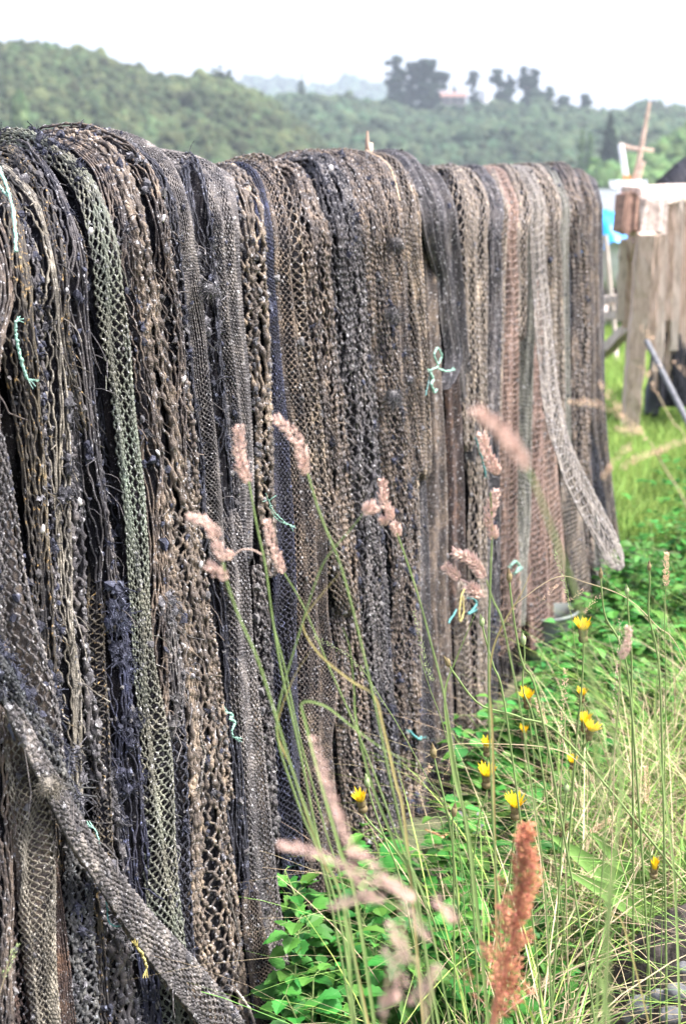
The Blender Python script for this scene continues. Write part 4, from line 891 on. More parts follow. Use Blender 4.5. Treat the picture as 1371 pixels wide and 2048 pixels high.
tb_('brace', A(1330, 600, 9.3), A(1300, 830, 9.0), 0.08, 0.06, 'dark_hull', up=(0, 1, 0))
for k in range(3):
    tb_('post', np.array([rk[0] + 1.0 + k * 0.9, 9.2 + k * 0.5, 1.3]), np.array([rk[0] + 0.95 + k * 0.9, 9.2 + k * 0.5, 0.0]), 0.11, 0.1, 'wood_grey', up=(0, 1, 0))
b = MB(); tube1(b, [A(1292, 682, 8.0), A(1371, 838, 7.4), A(1420, 940, 7.0)], 0.015, 8, M=6)
pp = b.build('metal_pipe', M['rock'], None, A(1371, 838, 7.4)); tag(pp, 'light grey metal pipe leaning against the timber rack', 'pipe')
b = MB(); tube1(b, [A(1209, 470, 12.5), A(1218, 570, 12.5), A(1229, 668, 12.5), ground(1231, 735)], [0.022, 0.02], 7, M=8)
pp = b.build('wooden_pole', M['wood_pale'], None, A(1218, 570, 12.5)); tag(pp, 'thin wooden pole leaning between the nets and the timber rack', 'pole')
# nets rolled over the second rack
nr = empty('hanging_net', (float(A(1400, 400, 9)[0]), 9.0, 0.0)); tag(nr, 'black net heaped on the timber rack at the right edge', 'fishing net', 'old fishing nets hung over the rail')
k = 110; q = np.linspace(0, 1, 60); u = np.linspace(0, 1, k)[:, None]
cx = A(1322, 372, 8.95)[0] + u * 1.2; arch = 0.03 + np.sin(np.clip(u * 11, 0, 1.57)) * 0.14
t0 = q[None] * 3.4
yy = 9.0 - 0.17 * np.cos(np.clip(t0, 0, np.pi)) * (1 + 0.2 * sn(u * 9, 3)) + 0 * t0
zz = 1.50 + arch * np.sin(np.clip(t0, 0, np.pi)) - np.where(t0 > np.pi, (t0 - np.pi) * 3, 0) - 0.06
front = np.linspace(0, 1, 40)[None]
yy = np.concatenate([8.83 - 0.02 * sn(u * 30, 2) + 0 * front, yy], 1); zz = np.concatenate([1.44 - (1 - front) * 1.25 + 0 * u, zz], 1)
xx = cx + 0.012 * sn(zz * 6 + u * 60, 4)
P = np.stack([xx, yy, np.maximum(zz, 0.1)], -1)
b = MB(); V, Q = tubes(P, np.full(P.shape[:2], 0.006) * (1 + 0.6 * (sn(zz * 30 + u * 100, 9) > 0.5)), np.broadcast_to(np.array([0.98, 0.1, 0.17]), P.shape), 5); b.add(V, Q); b.build('netting', M['black'], nr)
ii = np.arange(P.shape[0] * P.shape[1]).reshape(P.shape[:2]); Q = np.stack([ii[:-1, :-1], ii[1:, :-1], ii[1:, 1:], ii[:-1, 1:]], -1).reshape(-1, 4)
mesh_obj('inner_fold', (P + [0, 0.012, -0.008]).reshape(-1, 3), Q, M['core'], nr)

# ------------------------------------------------------------------ the rack under the nets
rb_ = P0 + U2 * 1.6 + N2 * D_CREST
rack = empty('net_rack', (rb_[0], rb_[1], 0)); tag(rack, 'wooden rack under the nets with one bare stake tip sticking up over the crest', 'rack')
def on_line(s, d, z): q = P0 + U2 * s + N2 * d; return np.array([q[0], q[1], z])
b = MB(); tube1(b, [on_line(s, D_CREST, float(ztop(s)) - 0.10) for s in np.linspace(CS[0] + 0.1, sg_[-1] - 0.05, 10)], 0.06, 10, M=40); b.build('rail', M['timber'], rack)
for s in (CS[0] + 0.4, 0.4, 1.6, 2.9):
    b = MB(); tube1(b, [on_line(s, D_CREST, 0.0), on_line(s, D_CREST, 1.35)], 0.05, 10, ref=(1, 0, 0)); b.build('post', M['timber'], rack)
sx = hit_plane(737, 318, D_CREST); sxt = hit_plane(734, 262, D_CREST)
b = MB(); tube1(b, [on_line(sx[0], D_CREST, 0.0), on_line(sx[0], D_CREST, sx[1] - 0.1), on_line(sx[0], D_CREST, sx[1]), on_line(sxt[0] , D_CREST, (sx[1] + sxt[1]) / 2), on_line(sxt[0], D_CREST, sxt[1])], [0.012, 0.011, 0.009, 0.006, 0.003], 7, ref=(1, 0, 0), M=24)
st_ = b.build('stake', M['rust_paint'], rack)

# ------------------------------------------------------------------ plants
def leaves(mb, base, dirn, up, L, W, fold=0.35, droop=0.5, teeth=0.0, nl=6, shape=1.0):
    n = len(base); base = np.asarray(base, float); dirn = unit(dirn); side = unit(np.cross(dirn, up)); nrm = np.cross(side, dirn)
    t = np.linspace(0, 1, nl + 1); wp = np.sin(np.pi * t ** (0.72 * shape)) ** 0.9 ; wp[0] = 0.06; wp[-1] = 0.0
    L = np.asarray(L)[:, None, None]; W = np.asarray(W)[:, None, None]
    T = t[None, :, None]; wv = (wp * (1 + teeth * np.where(np.arange(nl + 1) % 2, 1, -1)))[None, :, None]
    mid = base[:, None] + dirn[:, None] * L * (T - 0.15 * droop * T ** 2) + nrm[:, None] * L * (-droop * 0.45 * T ** 2)
    off = side[:, None] * W * wv / 2; upv = nrm[:, None] * W * wv / 2 * fold
    V = np.stack([mid - off + upv, mid, mid + off + upv], 2).reshape(-1, 3)
    i = np.arange(n * (nl + 1) * 3).reshape(n, nl + 1, 3)
    Q = np.concatenate([np.stack([i[:, :-1, a], i[:, :-1, a + 1], i[:, 1:, a + 1], i[:, 1:, a]], -1).reshape(-1, 4) for a in (0, 1)])
    mb.add(V, Q)
def blades(mb, base, h, az, lean, w, seg=6, curl=0.5):
    n = len(base); t = np.linspace(0, 1, seg + 1)[None, :, None]
    d = np.stack([np.cos(az), np.sin(az), 0 * az], 1)[:, None]; side = np.stack([-np.sin(az + 0.6), np.cos(az + 0.6), 0 * az], 1)[:, None]
    h = h[:, None, None]; lean = lean[:, None, None]; w = w[:, None, None]
    mid = np.asarray(base)[:, None] + d * h * lean * (t ** 2) + np.array([0, 0, 1.0]) * h * (t - curl * np.minimum(lean, 1.2) * 0.55 * t ** 3)
    off = side * w / 2 * (1 - t ** 2.2) + 0.0
    V = np.stack([mid - off, mid + off], 2).reshape(-1, 3)
    i = np.arange(n * (seg + 1) * 2).reshape(n, seg + 1, 2)
    mb.add(V, np.stack([i[:, :-1, 0], i[:, :-1, 1], i[:, 1:, 1], i[:, 1:, 0]], -1).reshape(-1, 4))
def right_of_rack(p, d): return ((p[:, :2] - P0) @ N2 > d) | ((p[:, :2] - P0) @ U2 > 3.75)
PATCH = ground(905, 1665); MOUND = ground(1390, 2100)
def scatter(n, x0, x1, y0, y1, d=0.12):
    p = np.stack([rng.uniform(x0, x1, n), rng.uniform(y0, y1, n), np.zeros(n)], 1)
    p = p[(np.hypot(p[:, 0] - PATCH[0], p[:, 1] - PATCH[1]) > 0.13) & ~((p[:, 0] / p[:, 1] > 0.165) & (p[:, 0] / p[:, 1] < 0.30) & (p[:, 1] < MOUND[1] + 0.16))]
    return p[right_of_rack(p, d)]
# lawn beyond
p = scatter(160000, 0.6, 4.5, 4.6, 14.9, 0.25)
keep = (p[:, 0] / p[:, 1] > 0.12) & (p[:, 0] / p[:, 1] < 0.30); p = p[keep]
mb = MB(); n = len(p); blades(mb, p, rng.uniform(0.05, 0.16, n) * (1 + 0.6 * (rng.random(n) < 0.1)), rng.uniform(0, 6.28, n), rng.uniform(0.2, 0.9, n), rng.uniform(0.004, 0.009, n), 3)
tag(mb.build('lawn', M['lawn_blade'], None), 'bright green grass stretching back to the timber rack', 'grass', kind='stuff')
# tall tangled grass in front
def grass_field(name, N, x0, x1, y0, y1, hmin, hmax, wmin, wmax, mat, label, d=0.3, lean=(0.2, 1.3), seg=8, left=0.22):
    p = scatter(N, x0, x1, y0, y1, d)
    f = (p[:, :2] - P0) @ N2
    p = p[rng.random(len(p)) < np.clip((f - d) / left, 0.12, 1)]
    n = len(p); mb = MB()
    blades(mb, p, rng.uniform(hmin, hmax, n) * np.clip(0.55 + ((p[:, :2] - P0) @ N2) * 0.55, 0.5, 1.0), rng.uniform(0, 6.28, n), rng.uniform(*lean, n), rng.uniform(wmin, wmax, n), seg)
    return tag(mb.build(name, mat, None), label, 'grass', kind='stuff')
grass_field('grass', 4600, -0.3, 1.9, 2.0, 3.9, 0.22, 0.62, 0.0022, 0.0062, M['blade'], 'tangle of long thin green grass filling the lower right', lean=(0.3, 1.7))
grass_field('dry_grass', 3400, 0.1, 1.9, 2.0, 3.5, 0.25, 0.68, 0.0018, 0.0042, M['straw'], 'dry straw coloured stems tangled among the green grass at lower right', lean=(0.3, 1.7))
grass_field('grass', 420, 0.1, 1.7, 1.9, 3.9, 0.5, 0.74, 0.0016, 0.003, M['blade'], 'taller arching grass stems rising above the green tangle at right', lean=(0.3, 1.4), seg=10, d=0.45)
grass_field('dry_grass', 3500, 0.2, 1.9, 2.0, 3.2, 0.08, 0.25, 0.002, 0.0045, M['straw'], 'flattened mat of dead straw near the soil mound at the bottom right', lean=(0.8, 3.0))
# leafy weeds
def leafy_weed(name, base, h, nl, lsize, mat, label, group, teeth=0.12, az0=None, spread=1.0, cat='weed'):
    root = empty(name, base); tag(root, label, cat, group)
    base = np.array(base, float)
    sb, lb = MB(), MB()
    nst_ = rng.integers(1, 4)
    for k in range(nst_):
        a = rng.uniform(0, 6.28); hh = h * rng.uniform(0.7, 1.0); ln = rng.uniform(0.05, 0.35) * spread
        tip = base + [math.cos(a) * hh * ln, math.sin(a) * hh * ln, hh]
        path = smooth_path([base, base + (tip - base) * [0.3, 0.3, 0.5], tip], 12)
        tube1(sb, path, [0.0028, 0.0014], 5)
        m_ = max(nl // nst_, 3); q = np.sort(rng.uniform(0.12, 1.0, m_)); q[-1] = 1
        for pr in (0, 1):
            i = q * 11; b0 = path[np.minimum(i.astype(int), 11)]
            aa = np.arange(m_) * 1.571 + pr * np.pi + rng.normal(0, 0.35, m_)
            el = rng.uniform(-0.15, 0.65, m_)
            d = np.stack([np.cos(aa) * np.cos(el), np.sin(aa) * np.cos(el), np.sin(el)], 1)
            pet = b0 + d * lsize * 0.35
            PP = np.stack([b0, (b0 + pet) / 2 + [0, 0, 0.002], pet], 1)
            sb.add(*tubes(PP, np.full(PP.shape[:2], 0.0008), np.broadcast_to(np.array([0.1, 0.2, 0.97]) , PP.shape), 3))
            L = lsize * rng.uniform(0.55, 1.25, m_) * (1.1 - 0.45 * q)
            leaves(lb, pet, d + [0, 0, -0.15], np.broadcast_to([0.05, 0.0, 1.0], (m_, 3)) + rng.normal(0, 0.25, (m_, 3)), L, L * rng.uniform(0.55, 0.75, m_), 0.3, rng.uniform(0.2, 0.8), teeth, 8)
    sb.build('stem', M['stalk'], root); lb.build('foliage', mat, root, smooth=False)
    return root
def spots(pts): return [ground(x, y) for x, y in pts]
near = [(590, 1990), (640, 1960), (610, 2060), (690, 2010), (650, 2100), (720, 2080), (760, 2020), (800, 2080), (830, 1990), (700, 1930), (780, 1940), (860, 2050), (620, 1900), (660, 1850), (900, 1980), (940, 2060), (740, 1880), (830, 1900), (980, 1990), (1010, 1900), (900, 1880), (1060, 2020),
        (560, 2120), (600, 2160), (680, 2180), (770, 2170), (860, 2160), (950, 2150), (640, 1800), (1010, 1800), (930, 1760), (1040, 1730)]
for i, g in enumerate(spots(near)):
    g = g + [0.02, -0.01, 0]
    if (g[:2] - P0) @ N2 < 0.07: g[:2] += N2 * (0.08 - (g[:2] - P0) @ N2)
    leafy_weed('leafy_weed', g, rng.uniform(0.15, 0.30), rng.integers(22, 36), rng.uniform(0.050, 0.075), M['leaf'], 'leafy bright green weed with toothed oval leaves, clustered at the foot of the nets', 'toothed leafy weeds at the foot of the nets')
far = [(950, 1560), (1000, 1520), (1060, 1480), (1120, 1440), (1180, 1420), (1240, 1400), (1300, 1380), (1360, 1380), (1010, 1450), (1080, 1410), (1150, 1380), (1220, 1350), (1290, 1330), (1350, 1310), (1140, 1330), (1200, 1300), (1260, 1290), (1320, 1270), (1370, 1250), (1230, 1250), (1290, 1230), (1350, 1200), (1060, 1560), (1130, 1530), (1200, 1500), (1270, 1470), (1340, 1460), (1250, 1200), (1310, 1170), (1365, 1150), (920, 1620), (1090, 1340)]
for i, g in enumerate(spots(far)):
    if (g[:2] - P0) @ N2 < 0.12: g[:2] += N2 * (0.13 - (g[:2] - P0) @ N2)
    leafy_weed('leafy_weed', g, rng.uniform(0.16, 0.32), rng.integers(40, 56), rng.uniform(0.05, 0.075), M['leaf'], 'bushy green weed with small rounded leaves behind the grass near the grid nets', 'small-leaved weeds behind the grass', teeth=0.05, spread=1.6)
# low leaves covering the soil
p = scatter(26000, -0.2, 2.6, 2.2, 7.5, 0.05); fr = (p[:, :2] - P0) @ N2
p = p[(rng.random(len(p)) < np.clip(0.15 + fr, 0, 1)) ]; n = len(p); p[:, 2] = rng.uniform(0.0, 0.10, n) + np.clip((p[:, 1] - 3.6) * 0.04, 0, 0.12) * rng.random(n)
aa = rng.uniform(0, 6.28, n); el = rng.uniform(-0.2, 0.8, n); L = rng.uniform(0.025, 0.07, n)
mb = MB(); leaves(mb, p, np.stack([np.cos(aa) * np.cos(el), np.sin(aa) * np.cos(el), np.sin(el)], 1), np.tile([0.02, 0.01, 1.0], (n, 1)), L, L * rng.uniform(0.5, 0.8, n), 0.3, 0.5, 0.05, 4)
tag(mb.build('ground_cover', M['leaf_deep'], None, smooth=False), 'low green leaves carpeting the soil beside the nets', 'ground cover', kind='stuff')

# ---- stalks with seed heads
def spindles(mb, c, d, L, W):
    """n little pointed seeds"""
    n = len(c); d = unit(d); r0 = np.array([0.31, 0.23, 0.92]); s = unit(np.cross(d, r0)); u = np.cross(s, d)
    L = np.asarray(L)[:, None]; W = np.asarray(W)[:, None]
    V = np.stack([c, c + d * L * 0.4 + s * W, c + d * L * 0.4 + u * W, c + d * L * 0.4 - s * W, c + d * L * 0.4 - u * W, c + d * L], 1).reshape(-1, 3)
    T = np.array([[0, 2, 1], [0, 3, 2], [0, 4, 3], [0, 1, 4], [5, 1, 2], [5, 2, 3], [5, 3, 4], [5, 4, 1]])
    mb.add(V, None, (T[None] + (np.arange(n) * 6)[:, None, None]).reshape(-1, 3))
def dense_head(mb, path, r, n):
    r = r * 0.78; n = int(n * 2.0)
    """thick lumpy seed head along a path, clustered in knobs"""
    path = smooth_path(path, 30); k = rng.integers(0, 30, n) if True else 0
    tt = k / 29; lump = 0.65 + 0.35 * np.abs(np.sin(tt * 11 + 1)); env = np.clip(np.sin(np.pi * (0.08 + 0.84 * tt)) ** 0.5, 0.25, 1)
    tang = unit(np.gradient(path, axis=0))[k]; rn = rng.normal(size=(n, 3)); rn = unit(rn - tang * (rn * tang).sum(1, keepdims=True))
    c = path[k] + rn * (r * lump * env * rng.uniform(0.1, 0.9, n))[:, None]
    up = -tang if path[0][2] > path[-1][2] else tang
    spindles(mb, c, rn * 0.8 + up * 0.9, rng.uniform(0.6, 1.5, n) * r * 0.8, rng.uniform(0.08, 0.16, n) * r)
def to_ground(pts, drop=0.02):
    p = np.array(pts[-1]); q = np.array(pts[-2]) if len(pts) > 1 else p + [0, 0, 0.1]
    d = unit(p - q); d[2] = min(d[2], -0.5); d = unit(d)
    e = p + d * min(p[2] / max(-d[2], 0.3), 3) * 1.0
    e[:2] = p[:2] + (e[:2] - p[:2]) * 0.45; e[2] = 0.0
    return list(pts) + [p * 0.5 + e * 0.5 + (d * [1, 1, 0]) * 0.02, e]
def stalk(name, label, stem_px, Y, heads=(), r=(0.0016, 0.0024), mat='stalk', hmat='seed_pink', hr=0.007, hn=150, cat='grass stalk', group=None, Y1=None):
    """stem_px from the top down; heads: list of pixel paths"""
    Y1 = Y if Y1 is None else Y1
    k = len(stem_px)
    pts = [at(x, y, Y + (Y1 - Y) * i / max(k - 1, 1)) for i, (x, y) in enumerate(stem_px)]
    pts = to_ground(pts)
    root = empty(name, pts[-1]); tag(root, label, cat, group)
    b = MB(); tube1(b, pts, [x * 0.6 for x in r], 6, M=40)
    b.build('stem', M[mat], root)
    for h in heads:
        hb_ = MB(); hp = [at(x, y, Y) for x, y in h['p']]
        dense_head(hb_, hp, h.get('r', hr), h.get('n', hn)); 
        if 'branch' in h: tube1(hb_, [at(x, y, Y) for x, y in h['branch']], r[0] * 0.7, 5, M=10)
        o = hb_.build('seed_head', M[h.get('m', hmat)], root, smooth=False)
    return root
HD = lambda *p, **k: dict(p=list(p), **k)
st = stalk
GN = 'cocksfoot_stalk'
st(GN, 'grass stalk with a pinkish seed head standing before the ladder-like net', [(497, 962), (515, 1060), (530, 1130), (545, 1240), (562, 1340), (585, 1440), (607, 1540), (640, 1700), (690, 1900)], 1.55, [HD((478, 855), (480, 905), (486, 940), (498, 966))], group='pink-headed grass stalks', hr=0.0085)
st(GN, 'grass stalk with a long bent pink seed head, second of the upper row', [(614, 945), (640, 1030), (680, 1130), (715, 1260), (745, 1390), (780, 1560), (812, 1700), (850, 1900)], 1.5, [HD((552, 838), (580, 862), (600, 890), (607, 925), (610, 950), r=0.0085)], group='pink-headed grass stalks')
st(GN, 'grass stalk with a drooping reddish head and a smaller head below, furthest left', [(446, 1125), (455, 1170), (480, 1240), (515, 1320), (550, 1430), (590, 1560), (640, 1700), (700, 1880)], 1.35, [HD((378, 1035), (410, 1042), (430, 1075), (445, 1122), r=0.007), HD((415, 1130), (432, 1140), (455, 1160), r=0.007, n=90)], group='pink-headed grass stalks')
st(GN, 'grass stalk with a tiny round head on an arched side branch', [(524, 1108), (532, 1140), (545, 1240), (570, 1340), (600, 1480), (650, 1660), (700, 1850)], 1.58, [HD((452, 1108), (465, 1118), r=0.0075, n=60, branch=[(465, 1113), (482, 1100), (505, 1100), (524, 1110)])], r=(0.0011, 0.0018))
st(GN, 'grass stalk with a slim pink head just right of the first upper one', [(568, 1146), (600, 1200), (625, 1255), (660, 1340), (700, 1430), (745, 1540), (800, 1690), (860, 1850)], 1.6, [HD((533, 1045), (545, 1085), (555, 1120), (568, 1146), r=0.0075)], group='pink-headed grass stalks', r=(0.001, 0.002))
st(GN, 'thin grass stalk whose small pink head leans right toward the middle of the nets', [(725, 1028), (700, 1060), (672, 1092), (640, 1140), (600, 1260), (560, 1400), (555, 1480), (600, 1620), (660, 1800)], 1.5, [HD((725, 1026), (747, 1012), r=0.009, n=60)], r=(0.0010, 0.0022))
st(GN, 'grass stalk with three knobbly pink heads in front of the centre nets', [(793, 1066), (812, 1120), (838, 1200), (862, 1290), (885, 1380), (905, 1500), (925, 1620), (945, 1800)], 1.7, [HD((765, 962), (768, 1000), (785, 1040), r=0.008), HD((766, 1035), (768, 1052), r=0.008, n=50), HD((788, 1048), (797, 1074), r=0.008, n=60)], group='pink-headed grass stalks')
st(GN, 'nearest and blurriest grass stalk with a thick purplish head before the grid nets', [(1056, 940), (1075, 985), (1098, 1050), (1125, 1120), (1150, 1190), (1170, 1290), (1190, 1500), (1215, 1900)], 0.85, [HD((952, 822), (985, 850), (1020, 885), (1054, 938), r=0.0062, n=220)], r=(0.0013, 0.0018))
st(GN, 'upright grass stalk with two pink heads one above the other before the grid nets', [(980, 985), (983, 1060), (980, 1150), (976, 1300), (978, 1450), (985, 1650), (1000, 1900)], 1.7, [HD((962, 872), (972, 905), (985, 930), (994, 950), r=0.0095, n=170), HD((992, 985), (980, 1020), (974, 1055), r=0.0085, n=130), HD((983, 1055), (987, 1080), r=0.008, n=60)], group='pink-headed grass stalks', r=(0.0018, 0.0025))
st(GN, 'grass stalk with three short pink heads fanning left at mid height', [(972, 1160), (985, 1200), (1003, 1240), (1020, 1320), (1040, 1420), (1060, 1560), (1090, 1800)], 1.7, [HD((908, 1105), (940, 1118), (968, 1155), r=0.009, n=140), HD((890, 1132), (918, 1158), r=0.008, n=80, branch=[(918, 1158), (945, 1172), (968, 1195)]), HD((938, 1172), (962, 1195), r=0.009, n=80)], group='pink-headed grass stalks')
# blurred panicles close to the lens at the bottom
b = MB()
def panicle(label, stem_px, Y, heads, hmat='seed_tan', r=(0.0010, 0.0016), mat='straw', n=40, hr=0.004, group=None, name='panicle_grass'):
    if hmat == 'seed_pink' and Y < 1: hr, n = hr * 1.12, int(n * 1.3)
    return stalk(name, label, stem_px, Y, [dict(p=h, r=hr, n=n, m=hmat) for h in heads], r=r, mat=mat, hmat=hmat, group=group)
panicle('blurred pinkish tan grass head sprawling across the bottom centre', [(790, 1775), (800, 1830), (820, 1920), (850, 2048)], 0.95, [[(560, 1690), (610, 1700), (665, 1722)], [(665, 1722), (720, 1750), (790, 1778)], [(628, 1480), (650, 1560), (672, 1620)], [(672, 1620), (695, 1680), (705, 1740)], [(700, 1740), (735, 1790), (770, 1800)], [(655, 1815), (700, 1800), (740, 1795)], [(700, 1700), (740, 1720), (800, 1790)], [(770, 1765), (810, 1790), (830, 1800)]], 'seed_pink', hr=0.0045, n=70)
panicle('blurred pale seed head near the bottom edge, left one', [(775, 1985), (765, 2048)], 0.9, [[(770, 1900), (800, 1960), (770, 2010)], [(760, 2030), (775, 2000), (790, 1990)], [(785, 1850), (800, 1890), (810, 1930)]], 'seed_pink', hr=0.005, n=60)
panicle('blurred pale seed head near the bottom edge, right of the first', [(860, 2010), (850, 2048)], 0.9, [[(875, 1935), (845, 1975), (815, 2010)], [(790, 1760), (830, 1840), (860, 1880)], [(870, 1800), (900, 1830), (905, 1850)]], 'seed_pink', hr=0.0042, n=60)
panicle('blurred pale oat-like grass arching in from the right edge', [(1300, 885), (1330, 940), (1371, 1010), (1450, 1200), (1500, 1500)], 1.25, [[(1140, 805), (1185, 806), (1225, 822)], [(1225, 822), (1262, 850), (1300, 885)], [(1200, 765), (1225, 800), (1250, 835)], [(1232, 856), (1262, 862), (1285, 858)], [(1215, 940), (1235, 910), (1262, 890)], [(1202, 960), (1212, 945), (1220, 935)], [(1330, 900), (1300, 905), (1260, 925)], [(1371, 880), (1340, 890), (1310, 905)], [(1240, 938), (1275, 915), (1310, 905)]], 'seed_tan', hr=0.0042, n=36, r=(0.0010, 0.0016))
panicle('thin blurred grass tip above the oat-like one at the right edge', [(1315, 790), (1345, 845), (1371, 880), (1430, 1050), (1480, 1400)], 1.3, [[(1280, 732), (1300, 762), (1315, 790)], [(1282, 655), (1296, 672), (1306, 680)], [(1330, 720), (1300, 745), (1290, 752)], [(1345, 720), (1371, 745), (1385, 760)]], 'seed_tan', hr=0.0034, n=20, r=(0.0008, 0.0013))
panicle('dry tan oat grass with nodding tips before the grass tangle', [(1165, 1165), (1110, 1155), (1060, 1170), (1020, 1215)][::-1][:1] + [(1110, 1155), (1170, 1165), (1250, 1195), (1310, 1250), (1371, 1330)], 2.4, [[(1085, 1200), (1100, 1180), (1115, 1172)], [(1130, 1205), (1150, 1190), (1165, 1180)], [(1165, 1228), (1185, 1205), (1200, 1190)], [(1010, 1245), (1020, 1225), (1028, 1215)]], 'seed_tan', hr=0.005, n=24, r=(0.001, 0.0014))
panicle('arching straw grass whose tip droops beside the dark foot of the nets', [(850, 1515), (900, 1490), (990, 1488), (1090, 1495), (1150, 1520), (1200, 1600)], 2.3, [[(838, 1575), (846, 1550), (858, 1530)], [(885, 1560), (896, 1530), (905, 1510)], [(843, 1560), (855, 1545), (860, 1535)]], 'seed_tan', hr=0.005, n=26, r=(0.001, 0.0014))
panicle('slim green rye grass spike crossing the centre nets at a slant', [(720, 1330), (760, 1395), (795, 1450), (850, 1550), (900, 1650)], 2.2, [[(630, 1275), (670, 1295), (705, 1318)], [(705, 1318), (735, 1360), (770, 1410)]], 'seed_green', hr=0.004, n=34, mat='stalk', r=(0.0009, 0.0013))
panicle('pale green rye grass spike standing left of the dark middle foot', [(838, 1310), (860, 1380), (885, 1450), (905, 1560)], 2.2, [[(828, 1222), (838, 1270), (848, 1315)], [(848, 1315), (858, 1345), (866, 1365)]], 'seed_green', hr=0.005, n=34, mat='stalk', r=(0.0009, 0.0013))
panicle('pale green rye grass spike upright against the grid nets', [(1128, 1150), (1142, 1240), (1160, 1400), (1180, 1600)], 2.2, [[(1105, 1098), (1118, 1130), (1128, 1170)], [(1128, 1170), (1138, 1205), (1142, 1230)]], 'seed_green', hr=0.005, n=34, mat='stalk', r=(0.0009, 0.0013))
panicle('small straw rye spike poking in at the lower left corner', [(22, 1908), (8, 1960), (-10, 2048)], 1.7, [[(34, 1890), (22, 1920), (8, 1955)]], 'seed_green', hr=0.006, n=26, mat='straw')
panicle('tan knobbly rye spike left of the plantain spikes at right', [(1130, 1430), (1125, 1500), (1120, 1600), (1130, 1750)], 2.2, [[(1130, 1340), (1128, 1380), (1124, 1420)], [(1124, 1420), (1120, 1460), (1116, 1500)]], 'seed_tan', hr=0.006, n=40)
panicle('tall pinkish tan weedy spike rising through the right grass', [(1240, 1290), (1236, 1400), (1228, 1500), (1222, 1700)], 2.0, [[(1240, 1240), (1238, 1290), (1233, 1340)], [(1233, 1340), (1228, 1400), (1226, 1450)]], 'seed_pink', hr=0.0042, n=36)
def plantain(label, head, stem, Y, mat='seed_tan', r=0.0065):
    stalk('plantain_spike', label, stem, Y, [dict(p=head, r=r, n=120, m=mat)], r=(0.0012, 0.0016), mat='stalk', cat='plantain', group='brown plantain spikes in the grass')
plantain('brown plantain spike at the right edge, topmost', [(1331, 1108), (1331, 1140), (1330, 1172)], [(1330, 1172), (1328, 1260), (1330, 1400)], 2.2)
plantain('blurred mauve plantain spike, tall, right of the orange topped flower', [(1256, 1256), (1252, 1290), (1240, 1318)], [(1240, 1318), (1236, 1420), (1215, 1600)], 1.6, 'seed_pink', 0.0065)
plantain('brown plantain spike low at the right, upright above the broad leaves', [(1290, 1535), (1292, 1570), (1292, 1608)], [(1292, 1608), (1298, 1700), (1305, 1800)], 2.3)
plantain('brown plantain spike leaning over the middle of the grass', [(1072, 1398), (1080, 1425), (1092, 1448)], [(1092, 1448), (1110, 1520), (1130, 1640)], 2.6)
plantain('brown plantain spike lying aslant above the broad leaves', [(1218, 1638), (1200, 1652), (1178, 1664)], [(1178, 1664), (1160, 1700), (1150, 1760)], 2.5)
plantain('small dark plantain head left of the broad leaves', [(1130, 1648), (1126, 1662), (1120, 1676)], [(1120, 1676), (1112, 1720), (1105, 1800)], 2.5, 'bud', 0.008)
plantain('small dark plantain head right of the slanting spike', [(1264, 1634), (1267, 1648), (1268, 1660)], [(1268, 1660), (1274, 1710), (1282, 1790)], 2.4, 'bud', 0.008)
# red dock
dk = to_ground([at(1052, 1672, 1.35), at(1046, 1765, 1.35), at(1030, 1850, 1.35), at(1005, 1960, 1.35), at(985, 2048, 1.35)])
dr = empty('dock_plant', dk[-1]); tag(dr, 'rusty red dock spire thick with small seeds, blurred at the bottom', 'dock')
b = MB(); tube1(b, dk, [0.0016, 0.004], 6, M=40); b.build('stem', M['dock'], dr)
dpts = smooth_path(dk[:5], 60); k_ = 60
for q_ in np.linspace(0, 58, k_).astype(int):
    b = MB(); a_ = rng.uniform(0, 6.28); ln = rng.uniform(0.014, 0.044) * (0.22 + 0.9 * q_ / 58); p0_ = dpts[q_]
    dv_ = np.array([math.cos(a_) * 0.8, math.sin(a_) * 0.8, rng.uniform(0.5, 1.3)])
    dense_head(b, [p0_, p0_ + dv_ * ln * 0.6, p0_ + dv_ * ln + [0, 0, 0.004]], rng.uniform(0.006, 0.010), rng.integers(22, 40)); b.build('seed_cluster', M['dock'], dr, smooth=False)
